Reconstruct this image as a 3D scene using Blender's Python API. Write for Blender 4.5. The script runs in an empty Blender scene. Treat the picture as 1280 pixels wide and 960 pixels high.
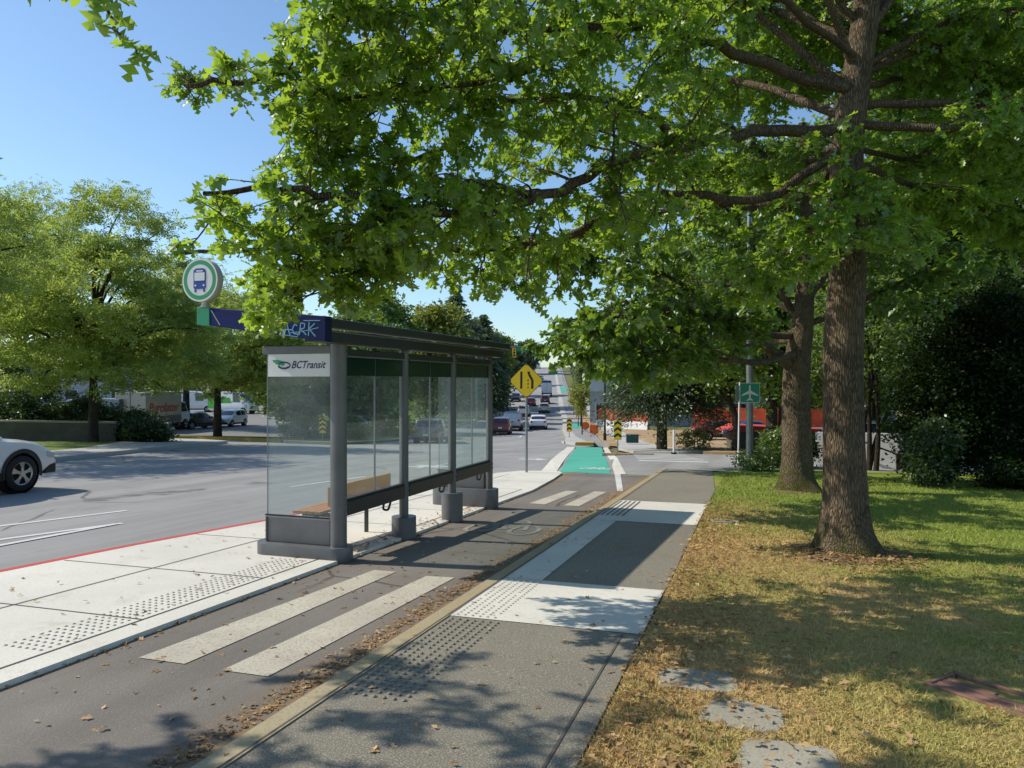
import bpy, bmesh, math, random
import numpy as np
from mathutils import Vector, Matrix
random.seed(7); RNG=np.random.default_rng(7)
scn=bpy.context.scene; COL=scn.collection
YAW=math.radians(17.6); CY,SY=math.cos(YAW),math.sin(YAW); F=960.0; EYE=1.65
R=math.radians
# ------------------------------------------------------------------ terrain
PK=[(-60,1.6),(-20,.66),(0,0),(20,-.66),(26,-.9),(32,-1.25),(38,-1.65),(45,-2.05),(55,-2.45),(64,-2.68),(73,-2.85),(90,-3.1),(105,-3.15),
    (118,-3.05),(130,-2.55),(141,-2),(159,-1.1),(180,-.35),(200,.5),(243,2.7),(290,5.5),(339,8.3),(420,10.4),(600,9.5),(1200,5),(4000,0)]
LK=[(-60,0),(45,0),(63,.4),(85,1.2),(120,2.6),(159,2.9),(4000,2.9)]
LATS=[-14,-16,-18,-20,-22,-24]
def lerp_tab(K,x):
    if x<=K[0][0]: return K[0][1]
    for a,b in zip(K,K[1:]):
        if x<=b[0]: return a[1]+(x-a[0])/(b[0]-a[0])*(b[1]-a[1])
    return K[-1][1]
def gz(x,y):
    lat=x*CY+y*SY
    w=min(1,max(0,(-lat-14)/10)); w=w*w*(3-2*w)
    return lerp_tab(PK,y)+w*lerp_tab(LK,y)
def C(lat,d): return (lat*CY-d*SY, lat*SY+d*CY)          # view-aligned ground coordinates -> world
def at(px,py,off=0.0):                                    # where a sight line meets the terrain
    u=(px-640)/F; w=(478-py)/F; t=2.0; st=.05
    while t<900:
        x,y=C(u*t,t)
        if EYE+w*t<=gz(x,y)+off: break
        t+=st
    return Vector((x,y,gz(x,y)+off))
def atd(px,py,d):
    x,y=C((px-640)/F*d,d); return Vector((x,y,EYE+(478-py)/F*d))
def gp(px,d,off=0.0):
    x,y=C((px-640)/F*d,d); return Vector((x,y,gz(x,y)+off))
# ------------------------------------------------------------------ materials
def newmat(n):
    m=bpy.data.materials.new(n); m.use_nodes=True; nt=m.node_tree
    return m,nt,nt.nodes['Principled BSDF']
def N(nt,t,**kw):
    n=nt.nodes.new(t)
    for k,v in kw.items():
        if k in n.inputs: n.inputs[k].default_value=v
        else: setattr(n,k,v)
    return n
def c4(c): return (c[0],c[1],c[2],1)
def mixc(nt,fac,a,b):
    m=nt.nodes.new('ShaderNodeMix'); m.data_type='RGBA'
    for sock,v in ((m.inputs[0],fac),(m.inputs[6],a),(m.inputs[7],b)):
        if isinstance(v,(int,float)): sock.default_value=v
        elif isinstance(v,tuple): sock.default_value=c4(v)
        else: nt.links.new(v,sock)
    return m.outputs[2]
def ramp(nt,src,p0,p1,v0=0.,v1=1.):
    r=nt.nodes.new('ShaderNodeMapRange'); r.inputs[1].default_value=p0; r.inputs[2].default_value=p1
    r.inputs[3].default_value=v0; r.inputs[4].default_value=v1; nt.links.new(src,r.inputs[0]); return r.outputs[0]
def noise(nt,scale,detail=4,pos=None,rough=.6):
    n=N(nt,'ShaderNodeTexNoise',Scale=scale,Detail=detail,Roughness=rough)
    if pos is None:
        g=nt.nodes.new('ShaderNodeNewGeometry'); pos=g.outputs['Position']
    nt.links.new(pos,n.inputs['Vector']); return n.outputs['Fac']
def bump(nt,b,h,dist,strength=1.0):
    n=N(nt,'ShaderNodeBump',Strength=strength,Distance=dist); nt.links.new(h,n.inputs['Height']); nt.links.new(n.outputs['Normal'],b.inputs['Normal'])
def surf(n,ca,cb,big=.6,fine=60.,speck=None,speck_amt=.5,rough=.9,bmp=.004,dirt=None,lo=.35,hi=.65):
    m,nt,b=newmat(n)
    col=mixc(nt,ramp(nt,noise(nt,big,6),lo,hi),ca,cb)
    f=noise(nt,fine,3)
    if speck: col=mixc(nt,ramp(nt,f,.5,.68,0,speck_amt),col,speck)
    if dirt: col=mixc(nt,ramp(nt,noise(nt,2.3,8,rough=.7),.55,.75,0,.6),col,dirt)
    nt.links.new(col,b.inputs['Base Color']); b.inputs['Roughness'].default_value=rough
    b.inputs['Specular IOR Level'].default_value=.25
    if bmp: bump(nt,b,f,bmp)
    return m
def weather(m,crack=(.05,.05,.05),scale=.35,amt=.8,stain=.35):
    nt=m.node_tree; b=nt.nodes['Principled BSDF']; src=b.inputs['Base Color'].links[0].from_socket
    g=nt.nodes.new('ShaderNodeNewGeometry'); nz=N(nt,'ShaderNodeTexNoise',Scale=1.3,Detail=5); nt.links.new(g.outputs['Position'],nz.inputs['Vector'])
    ad=nt.nodes.new('ShaderNodeMix'); ad.data_type='VECTOR'; ad.inputs[0].default_value=.22; nt.links.new(g.outputs['Position'],ad.inputs[4]); nt.links.new(nz.outputs['Color'],ad.inputs[5])
    vo=N(nt,'ShaderNodeTexVoronoi',Scale=scale); vo.feature='DISTANCE_TO_EDGE'; nt.links.new(ad.outputs[1],vo.inputs['Vector'])
    c=ramp(nt,vo.outputs['Distance'],.004,.010,amt,0)
    mk=nt.nodes.new('ShaderNodeMath'); mk.operation='MULTIPLY'; nt.links.new(c,mk.inputs[0]); nt.links.new(ramp(nt,noise(nt,.4,3),.48,.56),mk.inputs[1])
    st=mixc(nt,ramp(nt,noise(nt,.9,7,rough=.7),.56,.74,0,stain),src,crack)
    st=mixc(nt,ramp(nt,noise(nt,.22,5),.55,.7,0,.22),st,(.36,.35,.33))
    mp=nt.nodes.new('ShaderNodeMapping'); mp.inputs['Scale'].default_value=(1.3,.045,1); nt.links.new(g.outputs['Position'],mp.inputs['Vector'])
    stk=ramp(nt,noise(nt,1.0,4,mp.outputs[0]),.35,.65,.86,1.12)
    hs=N(nt,'ShaderNodeHueSaturation'); nt.links.new(st,hs.inputs['Color']); nt.links.new(stk,hs.inputs['Value'])
    nt.links.new(mixc(nt,mk.outputs[0],hs.outputs[0],crack),b.inputs['Base Color'])
def flat(n,c,rough=.5,metal=0,spec=.5,var=.12):
    m,nt,b=newmat(n)
    dk=tuple(v*(1-var) for v in c); lt=tuple(min(1,v*(1+var)) for v in c)
    col=mixc(nt,ramp(nt,noise(nt,3.,5),.35,.65),dk,lt)
    nt.links.new(col,b.inputs['Base Color']); b.inputs['Roughness'].default_value=rough; b.inputs['Metallic'].default_value=metal
    b.inputs['Specular IOR Level'].default_value=spec
    return m
def leafmat(n,c1,c2,tc,tr=.4,gl=.06):
    m=bpy.data.materials.new(n); m.use_nodes=True; nt=m.node_tree; nt.nodes.clear()
    g=nt.nodes.new('ShaderNodeNewGeometry'); rnd=g.outputs['Random Per Island']
    col=mixc(nt,rnd,c1,c2)
    big=ramp(nt,noise(nt,.7,3,g.outputs['Position']),.4,.62,.7,1.25)
    hs=N(nt,'ShaderNodeHueSaturation'); nt.links.new(col,hs.inputs['Color']); nt.links.new(big,hs.inputs['Value'])
    tcol=mixc(nt,rnd,tc,tuple(v*.65 for v in tc))
    d=nt.nodes.new('ShaderNodeBsdfDiffuse'); nt.links.new(hs.outputs[0],d.inputs['Color'])
    t=nt.nodes.new('ShaderNodeBsdfTranslucent'); nt.links.new(tcol,t.inputs['Color'])
    mx=nt.nodes.new('ShaderNodeMixShader'); mx.inputs[0].default_value=tr
    nt.links.new(d.outputs[0],mx.inputs[1]); nt.links.new(t.outputs[0],mx.inputs[2])
    gs=N(nt,'ShaderNodeBsdfGlossy',Roughness=.42); gs.inputs['Color'].default_value=(.9,.95,1,1)
    m2=nt.nodes.new('ShaderNodeMixShader'); m2.inputs[0].default_value=gl
    nt.links.new(mx.outputs[0],m2.inputs[1]); nt.links.new(gs.outputs[0],m2.inputs[2])
    o=nt.nodes.new('ShaderNodeOutputMaterial'); nt.links.new(m2.outputs[0],o.inputs[0]); return m
def glassmat(n,tint,haze,hcol,refl=.9):
    m=bpy.data.materials.new(n); m.use_nodes=True; nt=m.node_tree; nt.nodes.clear()
    t=nt.nodes.new('ShaderNodeBsdfTransparent'); t.inputs[0].default_value=c4(tint)
    d=nt.nodes.new('ShaderNodeBsdfDiffuse'); d.inputs[0].default_value=c4(hcol)
    tl=nt.nodes.new('ShaderNodeBsdfTranslucent'); tl.inputs[0].default_value=c4(hcol)
    a=nt.nodes.new('ShaderNodeMixShader'); a.inputs[0].default_value=.5
    nt.links.new(d.outputs[0],a.inputs[1]); nt.links.new(tl.outputs[0],a.inputs[2])
    f=ramp(nt,noise(nt,1.7,6,rough=.65),.3,.75,haze*.5,haze*1.6)
    mx=nt.nodes.new('ShaderNodeMixShader'); nt.links.new(f,mx.inputs[0])
    nt.links.new(t.outputs[0],mx.inputs[1]); nt.links.new(a.outputs[0],mx.inputs[2])
    g=N(nt,'ShaderNodeBsdfGlossy',Roughness=.02); fr=N(nt,'ShaderNodeFresnel',IOR=1.45)
    fm=nt.nodes.new('ShaderNodeMath'); fm.operation='MULTIPLY'; fm.inputs[1].default_value=refl; nt.links.new(fr.outputs[0],fm.inputs[0])
    m2=nt.nodes.new('ShaderNodeMixShader'); nt.links.new(fm.outputs[0],m2.inputs[0])
    nt.links.new(mx.outputs[0],m2.inputs[1]); nt.links.new(g.outputs[0],m2.inputs[2])
    o=nt.nodes.new('ShaderNodeOutputMaterial'); nt.links.new(m2.outputs[0],o.inputs[0]); return m
M={}
M['road']=surf('road asphalt',(.255,.25,.243),(.305,.298,.288),.25,70,(.40,.39,.38),.35,.85,.003)
M['bike']=surf('bike lane asphalt',(.15,.134,.118),(.19,.17,.15),.5,90,(.31,.28,.25),.4,.9,.004,dirt=(.14,.11,.085))
def gutter(m):
    nt=m.node_tree; b=nt.nodes['Principled BSDF']; src=b.inputs['Base Color'].links[0].from_socket
    g=nt.nodes.new('ShaderNodeNewGeometry'); sp=nt.nodes.new('ShaderNodeSeparateXYZ'); nt.links.new(g.outputs['Position'],sp.inputs[0])
    f=ramp(nt,sp.outputs['X'],-2.95,-2.47,-.35,1.0); f2=ramp(nt,sp.outputs['X'],-4.05,-4.22,-.3,.8)
    mx=nt.nodes.new('ShaderNodeMath'); mx.operation='MAXIMUM'; nt.links.new(f,mx.inputs[0]); nt.links.new(f2,mx.inputs[1])
    ml=nt.nodes.new('ShaderNodeMath'); ml.operation='MULTIPLY'; ml.use_clamp=True; nt.links.new(mx.outputs[0],ml.inputs[0]); nt.links.new(ramp(nt,noise(nt,7,8,rough=.75),.35,.6,0,1),ml.inputs[1])
    nt.links.new(mixc(nt,ml.outputs[0],src,(.24,.15,.075)),b.inputs['Base Color'])
gutter(M['bike']); weather(M['bike'],(.08,.065,.05),.5,.85,.4); weather(M['road'],(.11,.105,.10),.28,.8,.35)
M['aggregate']=surf('pebbled path asphalt',(.165,.150,.118),(.21,.192,.152),.5,110,(.50,.45,.36),.75,.9,.006)
M['concrete']=surf('light concrete',(.57,.55,.49),(.68,.655,.585),.6,50,(.50,.47,.41),.6,.85,.002,dirt=(.38,.34,.275))
M['concrete_far']=surf('weathered far concrete',(.40,.39,.37),(.46,.45,.42),.6,20,None,0,.85,0)
M['kerb']=surf('stained kerb concrete',(.37,.32,.215),(.36,.275,.14),1.2,50,(.2,.17,.12),.5,.9,.003,dirt=(.30,.21,.10))
M['joint']=flat('joint dark',(.09,.08,.07),.95)
M['red']=surf('red kerb paint',(.55,.07,.06),(.45,.08,.07),2,40,(.3,.12,.1),.4,.7,.001)
M['paint']=surf('worn white paint',(.52,.48,.39),(.43,.39,.32),1.5,55,(.24,.21,.17),.85,.8,.002,dirt=(.30,.26,.20))
M['paint_far']=surf('white road paint',(.62,.62,.60),(.55,.55,.53),1.5,30,(.4,.4,.4),.3,.8,0)
M['paint_faint']=surf('faint white paint',(.3,.29,.26),(.2,.19,.17),3,40,(.12,.11,.10),.8,.85,0)
M['green']=surf('green lane paint',(.075,.36,.27),(.08,.41,.31),.5,40,(.08,.25,.2),.4,.8,.001,dirt=(.09,.26,.2))
M['yellow_kerb']=surf('yellow kerb paint',(.55,.36,.05),(.45,.30,.07),1.5,20,(.3,.25,.12),.5,.8,0)
M['dirt']=surf('dry bark mulch',(.30,.20,.11),(.42,.30,.17),.7,9,(.4,.3,.18),.5,.95,.02)
M['ground']=surf('dry rough ground',(.15,.14,.06),(.10,.13,.04),.15,6,(.3,.25,.13),.5,.95,.02)
M['verge']=surf('shaded verge grass',(.09,.14,.03),(.14,.19,.045),.4,8,(.16,.17,.06),.5,.95,.02)
M['lot']=surf('pale lot asphalt',(.19,.185,.18),(.23,.225,.22),.1,20,(.28,.28,.27),.3,.9,0)
def lawnmat(n,trans=False):
    m,nt,b=newmat(n)
    g=nt.nodes.new('ShaderNodeNewGeometry'); sp=nt.nodes.new('ShaderNodeSeparateXYZ'); nt.links.new(g.outputs['Position'],sp.inputs[0])
    n1=noise(nt,.75,6,g.outputs['Position'],.65); n2=noise(nt,14,4,g.outputs['Position'])
    def mth(op,a,bv):
        k=nt.nodes.new('ShaderNodeMath'); k.operation=op
        for i,v in enumerate((a,bv)):
            if isinstance(v,(int,float)): k.inputs[i].default_value=v
            else: nt.links.new(v,k.inputs[i])
        return k.outputs[0]
    ax=mth('MULTIPLY',sp.outputs['X'],-.42)
    ay=mth('MULTIPLY',mth('MAXIMUM',mth('SUBTRACT',sp.outputs['Y'],8.),0.),-.22)
    s=mth('ADD',mth('ADD',mth('ADD',ax,.75),ay),mth('MULTIPLY',mth('SUBTRACT',n1,.5),4.4))
    dry=ramp(nt,s,-1.0,1.0)
    grn=mixc(nt,n2,(.12,.20,.024),(.30,.38,.06))
    straw=mixc(nt,n2,(.40,.255,.095),(.68,.48,.22))
    col=mixc(nt,dry,grn,straw)
    col=mixc(nt,ramp(nt,g.outputs['Random Per Island'],0,1,0,.45) if trans else .15,col,(.45,.38,.14) if trans else (.17,.13,.06))
    nt.links.new(col,b.inputs['Base Color']); b.inputs['Roughness'].default_value=.85; b.inputs['Specular IOR Level'].default_value=.15
    if not trans: bump(nt,b,noise(nt,40,4,g.outputs['Position']),.03)
    return m
M['lawn']=lawnmat('lawn soil and thatch'); M['blade']=lawnmat('grass blades',True)
def barkmat(n,ca,cb,moss=None):
    m,nt,b=newmat(n)
    tc=nt.nodes.new('ShaderNodeNewGeometry'); mp=nt.nodes.new('ShaderNodeMapping'); mp.inputs['Scale'].default_value=(1,1,.16)
    nt.links.new(tc.outputs['Position'],mp.inputs['Vector'])
    f0=noise(nt,42,6,mp.outputs[0],.7); k=noise(nt,2.2,5,tc.outputs['Position'])
    wv=N(nt,'ShaderNodeTexNoise',Scale=6,Detail=3); nt.links.new(mp.outputs[0],wv.inputs['Vector'])
    ad=nt.nodes.new('ShaderNodeMix'); ad.data_type='VECTOR'; ad.inputs[0].default_value=.06; nt.links.new(mp.outputs[0],ad.inputs[4]); nt.links.new(wv.outputs['Color'],ad.inputs[5])
    vo=N(nt,'ShaderNodeTexVoronoi',Scale=52); vo.feature='DISTANCE_TO_EDGE'; nt.links.new(ad.outputs[1],vo.inputs['Vector'])
    fur=ramp(nt,vo.outputs['Distance'],0,.22); fm=nt.nodes.new('ShaderNodeMath'); fm.operation='MULTIPLY_ADD'; fm.inputs[1].default_value=1.1; nt.links.new(f0,fm.inputs[0]); nt.links.new(fur,fm.inputs[2]); f=fm.outputs[0]
    col=mixc(nt,ramp(nt,f,.35,1.35),ca,cb)
    col=mixc(nt,ramp(nt,k,.45,.7,0,.5),col,tuple(v*1.45 for v in cb))
    if moss:
        sp=nt.nodes.new('ShaderNodeSeparateXYZ'); nt.links.new(tc.outputs['Position'],sp.inputs[0])
        h=ramp(nt,sp.outputs['Z'],moss[1],moss[0],0,1)
        mm=nt.nodes.new('ShaderNodeMath'); mm.operation='MULTIPLY'; nt.links.new(h,mm.inputs[0]); nt.links.new(ramp(nt,noise(nt,5,6),.4,.6),mm.inputs[1])
        col=mixc(nt,mm.outputs[0],col,(.10,.115,.02))
    nt.links.new(col,b.inputs['Base Color']); b.inputs['Roughness'].default_value=.95; b.inputs['Specular IOR Level'].default_value=.1
    bump(nt,b,f,.022); return m
M['bark']=barkmat('oak bark',(.05,.037,.025),(.20,.15,.10),(-.45,.15))
M['bark2']=barkmat('dark bark',(.03,.024,.02),(.085,.068,.052))
M['oak']=leafmat('oak leaves',(.055,.132,.014),(.155,.255,.03),(.50,.72,.055),.50,.05)
M['oak_far']=leafmat('oak leaves deeper',(.05,.11,.014),(.10,.175,.026),(.32,.48,.042),.44,.045)
M['locust']=leafmat('locust leaflets',(.165,.235,.05),(.36,.44,.105),(.52,.64,.11),.48,.03)
M['mixed']=leafmat('mixed green leaves',(.075,.14,.028),(.15,.21,.045),(.3,.44,.06),.40,.05)
M['yellowish']=leafmat('yellow green leaves',(.16,.19,.03),(.26,.27,.05),(.4,.45,.06),.4,.04)
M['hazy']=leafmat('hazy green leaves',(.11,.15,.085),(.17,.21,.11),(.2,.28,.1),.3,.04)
M['conifer']=leafmat('conifer needles',(.055,.085,.035),(.10,.135,.055),(.12,.17,.05),.2,.05)
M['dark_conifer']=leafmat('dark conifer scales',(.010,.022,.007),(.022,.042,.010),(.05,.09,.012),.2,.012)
M['hedge']=leafmat('hedge leaves',(.03,.06,.015),(.06,.10,.025),(.12,.2,.03),.3,.06)
M['litter']=leafmat('fallen leaves',(.24,.12,.045),(.54,.37,.18),(.4,.25,.12),.1,.02)
M['steel']=flat('grey painted steel',(.135,.135,.136),.42,.3)
M['steel_dark']=flat('dark painted steel',(.035,.037,.04),.4,.3)
M['galv']=flat('galvanised steel',(.26,.27,.28),.45,.7)
M['glass']=glassmat('shelter glass',(.84,.92,.90),.10,(.55,.66,.66),.8)
M['glass_etched']=glassmat('hazed shelter glass',(.82,.9,.89),.20,(.55,.66,.68),.8)
M['greenband']=flat('dark green glass band',(.008,.03,.028),.15)
M['navy']=flat('navy paint',(.006,.013,.085),.55,0,.2,.25)
M['logo_navy']=flat('navy ink',(.012,.012,.07),.5,var=.02)
M['logo_green']=flat('green ink',(.03,.30,.12),.5,var=.05)
M['teal']=flat('teal paint',(.02,.25,.12),.4)
M['white']=flat('white panel',(.72,.72,.72),.45,var=.05)
M['bus_blue']=flat('bus blue',(.015,.05,.28),.45,var=.03)
M['cream']=flat('cream plastic',(.62,.58,.52),.5)
M['wood']=surf('warm bench wood',(.50,.25,.10),(.42,.20,.08),4,30,(.3,.14,.06),.4,.55,.001)
M['graffiti']=flat('pale blue spray',(.16,.36,.55),.6); M['graffiti_y']=flat('yellow green spray',(.35,.42,.06),.6)
M['sign_yellow']=flat('sign yellow',(.95,.62,.008),.4,var=.03); M['black']=flat('sign black',(.015,.013,.012),.5)
M['sign_green']=flat('sign green',(.012,.24,.15),.4,var=.03); M['sign_orange']=flat('sign orange',(.85,.13,.015),.5,var=.05)
M['sign_red']=flat('sign red',(.5,.02,.02),.45)
M['orange_mesh']=surf('orange safety mesh',(.66,.12,.045),(.42,.06,.03),1.1,9,(.25,.06,.04),.8,.8,0)
M['stone']=surf('paving stone',(.31,.285,.22),(.38,.35,.275),2,60,(.18,.16,.13),.5,.9,.004,dirt=(.2,.17,.11))
M['rubber']=flat('tyre rubber',(.012,.012,.013),.75); M['rim']=flat('alloy rim',(.45,.45,.46),.3,.8); M['plastic']=flat('black plastic trim',(.012,.013,.016),.55)
M['carglass']=flat('car window glass',(.012,.016,.02),.06,0,.9)
M['headlamp']=flat('headlamp lens',(.35,.37,.40),.1,0,.8); M['taillamp']=flat('tail lamp lens',(.5,.015,.01),.2)
M['wallwhite']=surf('off white wall paint',(.58,.59,.60),(.66,.66,.67),.4,20,None,0,.8,0,dirt=(.4,.4,.41))
M['wallstone']=surf('shade toned stone wall',(.10,.09,.07),(.15,.135,.105),1.5,8,(.1,.09,.07),.6,.95,.02)  # stone colour darkened to carry the tree shade on the corner wall
M['grate']=surf('weathered brown plastic',(.17,.09,.065),(.23,.13,.095),3,20,(.1,.06,.05),.4,.8,.002)
M['bldg']=flat('pale building wall',(.42,.42,.42),.8); M['bldg_red']=flat('red building band',(.5,.06,.03),.6); M['roofblue']=flat('blue grey roof',(.22,.27,.32),.6)
M['timber']=flat('dark timber',(.045,.025,.02),.8)
M['hill']=flat('far wooded hill',(.10,.16,.17),1.0)
def paint(n,c,metal=.2):
    m,nt,b=newmat(n); b.inputs['Base Color'].default_value=c4(c); b.inputs['Roughness'].default_value=.32; b.inputs['Metallic'].default_value=metal
    b.inputs['Coat Weight'].default_value=.8; b.inputs['Coat Roughness'].default_value=.06
    dv=ramp(nt,noise(nt,4,5),.3,.7,.26,.42); nt.links.new(dv,b.inputs['Roughness']); return m
CP={k:paint('car paint '+k,v,mt) for k,v,mt in [('white',(.70,.71,.73),0),('silver',(.42,.43,.45),.6),('black',(.012,.013,.018),.1),('red',(.42,.02,.02),.1),
   ('maroon',(.13,.012,.015),.2),('blue',(.03,.07,.22),.2),('grey',(.14,.15,.16),.4),('beige',(.42,.38,.33),.3),('green',(.12,.45,.06),0)]}
# ------------------------------------------------------------------ mesh helpers
class MB:
    def __init__(s): s.v=[]; s.f=[]; s.m=[]; s.mi=0; s.T=None
    def add(s,vs,fs):
        o=len(s.v)
        s.v+= [tuple(s.T@Vector(p)) if s.T else tuple(p) for p in vs]
        s.f+= [tuple(i+o for i in f) for f in fs]; s.m+=[s.mi]*len(fs); return s
    def box(s,x0,x1,y0,y1,z0,z1):
        return s.add([(x0,y0,z0),(x1,y0,z0),(x1,y1,z0),(x0,y1,z0),(x0,y0,z1),(x1,y0,z1),(x1,y1,z1),(x0,y1,z1)],
              [(0,3,2,1),(4,5,6,7),(0,1,5,4),(1,2,6,5),(2,3,7,6),(3,0,4,7)])
    def tube(s,pts,rad,n=8,cap=True):
        pts=[Vector(p) for p in pts]; k=len(pts)
        if isinstance(rad,(int,float)): rad=[rad]*k
        vs=[];fs=[]; up=Vector((0,0,1)); prev=None
        for i,p in enumerate(pts):
            t=(pts[min(i+1,k-1)]-pts[max(i-1,0)]).normalized()
            if prev is None:
                a=t.orthogonal().normalized()
            else:
                a=(prev-t*prev.dot(t))
                a=a.normalized() if a.length>1e-6 else t.orthogonal().normalized()
            prev=a; b=t.cross(a)
            for j in range(n):
                an=2*math.pi*j/n; vs.append(p+(a*math.cos(an)+b*math.sin(an))*rad[i])
        for i in range(k-1):
            for j in range(n):
                fs.append((i*n+j,i*n+(j+1)%n,(i+1)*n+(j+1)%n,(i+1)*n+j))
        if cap: fs.append(tuple(range(n-1,-1,-1))); fs.append(tuple((k-1)*n+j for j in range(n)))
        return s.add(vs,fs)
    def cyl(s,c,r0,r1,z0,z1,n=24): return s.tube([(c[0],c[1],z0),(c[0],c[1],z1)],[r0,r1],n)
    def prism(s,poly,z0,z1,plane='xy'):     # polygon extruded along the third axis
        n=len(poly)
        def P3(p,z): return (p[0],p[1],z) if plane=='xy' else ((p[0],z,p[1]) if plane=='xz' else (z,p[0],p[1]))
        vs=[P3(p,z0) for p in poly]+[P3(p,z1) for p in poly]
        return s.add(vs,[tuple(range(n-1,-1,-1)),tuple(range(n,2*n))]+[(i,(i+1)%n,n+(i+1)%n,n+i) for i in range(n)])
    def ribbon(s,pts,w,y,plane='xz'):        # flat stroke in a plane
        for a,b in zip(pts,pts[1:]):
            dx,dz=b[0]-a[0],b[1]-a[1]; l=math.hypot(dx,dz) or 1; nx,nz=-dz/l*w/2,dx/l*w/2
            q=[(a[0]+nx,a[1]+nz),(b[0]+nx,b[1]+nz),(b[0]-nx,b[1]-nz),(a[0]-nx,a[1]-nz)]
            s.add([(p[0],y,p[1]) if plane=='xz' else (p[0],p[1],y) for p in q],[(0,1,2,3)])
        return s
    def build(s,name,mats,parent=None,smooth=False,bevel=0,recalc=True):
        me=bpy.data.meshes.new(name); me.from_pydata(s.v,[],s.f)
        if not isinstance(mats,(list,tuple)): mats=[mats]
        for m in mats: me.materials.append(m)
        if len(mats)>1: me.polygons.foreach_set('material_index',s.m)
        if recalc:
            bm=bmesh.new(); bm.from_mesh(me); bmesh.ops.recalc_face_normals(bm,faces=bm.faces)
            if bevel:
                es=[e for e in bm.edges if e.is_manifold and len(e.link_faces)==2 and e.calc_face_angle(0)>.6]
                bmesh.ops.bevel(bm,geom=es,offset=bevel,segments=2,affect='EDGES',profile=.5,clamp_overlap=True)
            bm.to_mesh(me); bm.free()
        if smooth:
            me.polygons.foreach_set('use_smooth',[True]*len(me.polygons))
            me.set_sharp_from_angle(angle=R(42))
        o=bpy.data.objects.new(name,me); COL.objects.link(o)
        if parent: o.parent=parent
        return o
def tag(o,label=None,cat=None,group=None,kind=None):
    if label: o['label']=label
    if cat: o['category']=cat
    if group: o['group']=group
    if kind: o['kind']=kind
    return o
def thing(name,loc,rz,label,cat,group=None):
    o=bpy.data.objects.new(name,None); o.empty_display_size=.2; COL.objects.link(o); o.location=loc; o.rotation_euler=(0,0,rz)
    return tag(o,label,cat,group)
def copy_thing(src,loc,rz,label,group=None):
    r=src.copy(); COL.objects.link(r); r.location=loc; r.rotation_euler=(0,0,rz); r['label']=label
    if group: r['group']=group
    for ch in list(src.children):
        c=ch.copy(); COL.objects.link(c); c.parent=r
        for g in list(ch.children):
            d=g.copy(); COL.objects.link(d); d.parent=c
    return r
def text_geo(txt,size,shear=0,extr=0):
    cu=bpy.data.curves.new('lettering','FONT'); cu.body=txt; cu.size=size; cu.shear=shear; cu.extrude=extr; cu.resolution_u=3; cu.offset=size*.012
    ob=bpy.data.objects.new('lettering',cu); COL.objects.link(ob)
    dg=bpy.context.evaluated_depsgraph_get(); me=bpy.data.meshes.new_from_object(ob.evaluated_get(dg))
    vs=[tuple(v.co) for v in me.vertices]; fs=[tuple(p.vertices) for p in me.polygons]
    bpy.data.objects.remove(ob); bpy.data.curves.remove(cu); bpy.data.meshes.remove(me); return vs,fs
def text_on(mb,txt,size,x0,y,z0,shear=0,width=None):        # on an xz plane facing -y
    vs,fs=text_geo(txt,size,shear); mx=max(v[0] for v in vs); k=(width/mx) if width else 1
    mb.add([(x0+v[0]*k,y,z0+v[1]) for v in vs],fs); return mb
# ------------------------------------------------------------------ sheets that follow the terrain
def cut_mesh(bm,extra=()):
    ys=[v.co.y for v in bm.verts]; y0,y1=min(ys),max(ys)
    def cut(co,no):
        bmesh.ops.bisect_plane(bm,geom=bm.verts[:]+bm.edges[:]+bm.faces[:],plane_co=co,plane_no=no)
    for k,_ in PK:
        if y0+1e-3<k<y1-1e-3: cut((0,k,0),(0,1,0))
    for la in LATS: cut((la*CY,la*SY,0),(CY,SY,0))
    for co,no in extra: cut(co,no)
def sheet(name,poly,off,mat,depth=0,parent=None,extra=(),zf=None,kind='structure'):
    bm=bmesh.new(); vs=[bm.verts.new((p[0],p[1],0)) for p in poly]; bm.faces.new(vs); bm.normal_update()
    if bm.faces[:][0].normal.z<0: bmesh.ops.reverse_faces(bm,faces=bm.faces[:])
    bmesh.ops.triangulate(bm,faces=bm.faces[:])
    cut_mesh(bm,extra)
    zf=zf or (lambda x,y:gz(x,y)+off)
    if depth:
        bnd=[e for e in bm.edges if e.is_boundary]
        for v in bm.verts: v.co.z=zf(v.co.x,v.co.y)
        r=bmesh.ops.extrude_edge_only(bm,edges=bnd)
        for g in r['geom']:
            if isinstance(g,bmesh.types.BMVert): g.co.z-=depth
    else:
        for v in bm.verts: v.co.z=zf(v.co.x,v.co.y)
    bmesh.ops.recalc_face_normals(bm,faces=bm.faces[:])
    if not depth:
        for f in bm.faces:
            if f.normal.z<0: f.normal_flip()
    me=bpy.data.meshes.new(name); bm.to_mesh(me); bm.free(); me.materials.append(mat)
    o=bpy.data.objects.new(name,me); COL.objects.link(o)
    if parent: o.parent=parent
    elif kind: o['kind']=kind
    return o
def offs(line,d):   # offset a polyline to its left
    out=[]
    for i,p in enumerate(line):
        a=line[max(i-1,0)]; b=line[min(i+1,len(line)-1)]; dx,dy=b[0]-a[0],b[1]-a[1]; l=math.hypot(dx,dy)
        out.append((p[0]-dy/l*d,p[1]+dx/l*d))
    return out
def band(name,line,d0,d1,off,mat,depth=0,zf=None,kind='structure'): return sheet(name,offs(line,d0)+offs(line,d1)[::-1],off,mat,depth,zf=zf,kind=kind)
def rect(x0,x1,y0,y1): return [(x0,y0),(x1,y0),(x1,y1),(x0,y1)]

# ground to the horizon
sheet('ground',[(-3000,-60),(3000,-60),(3000,4000),(-3000,4000)],-.30,M['ground'])
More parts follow.
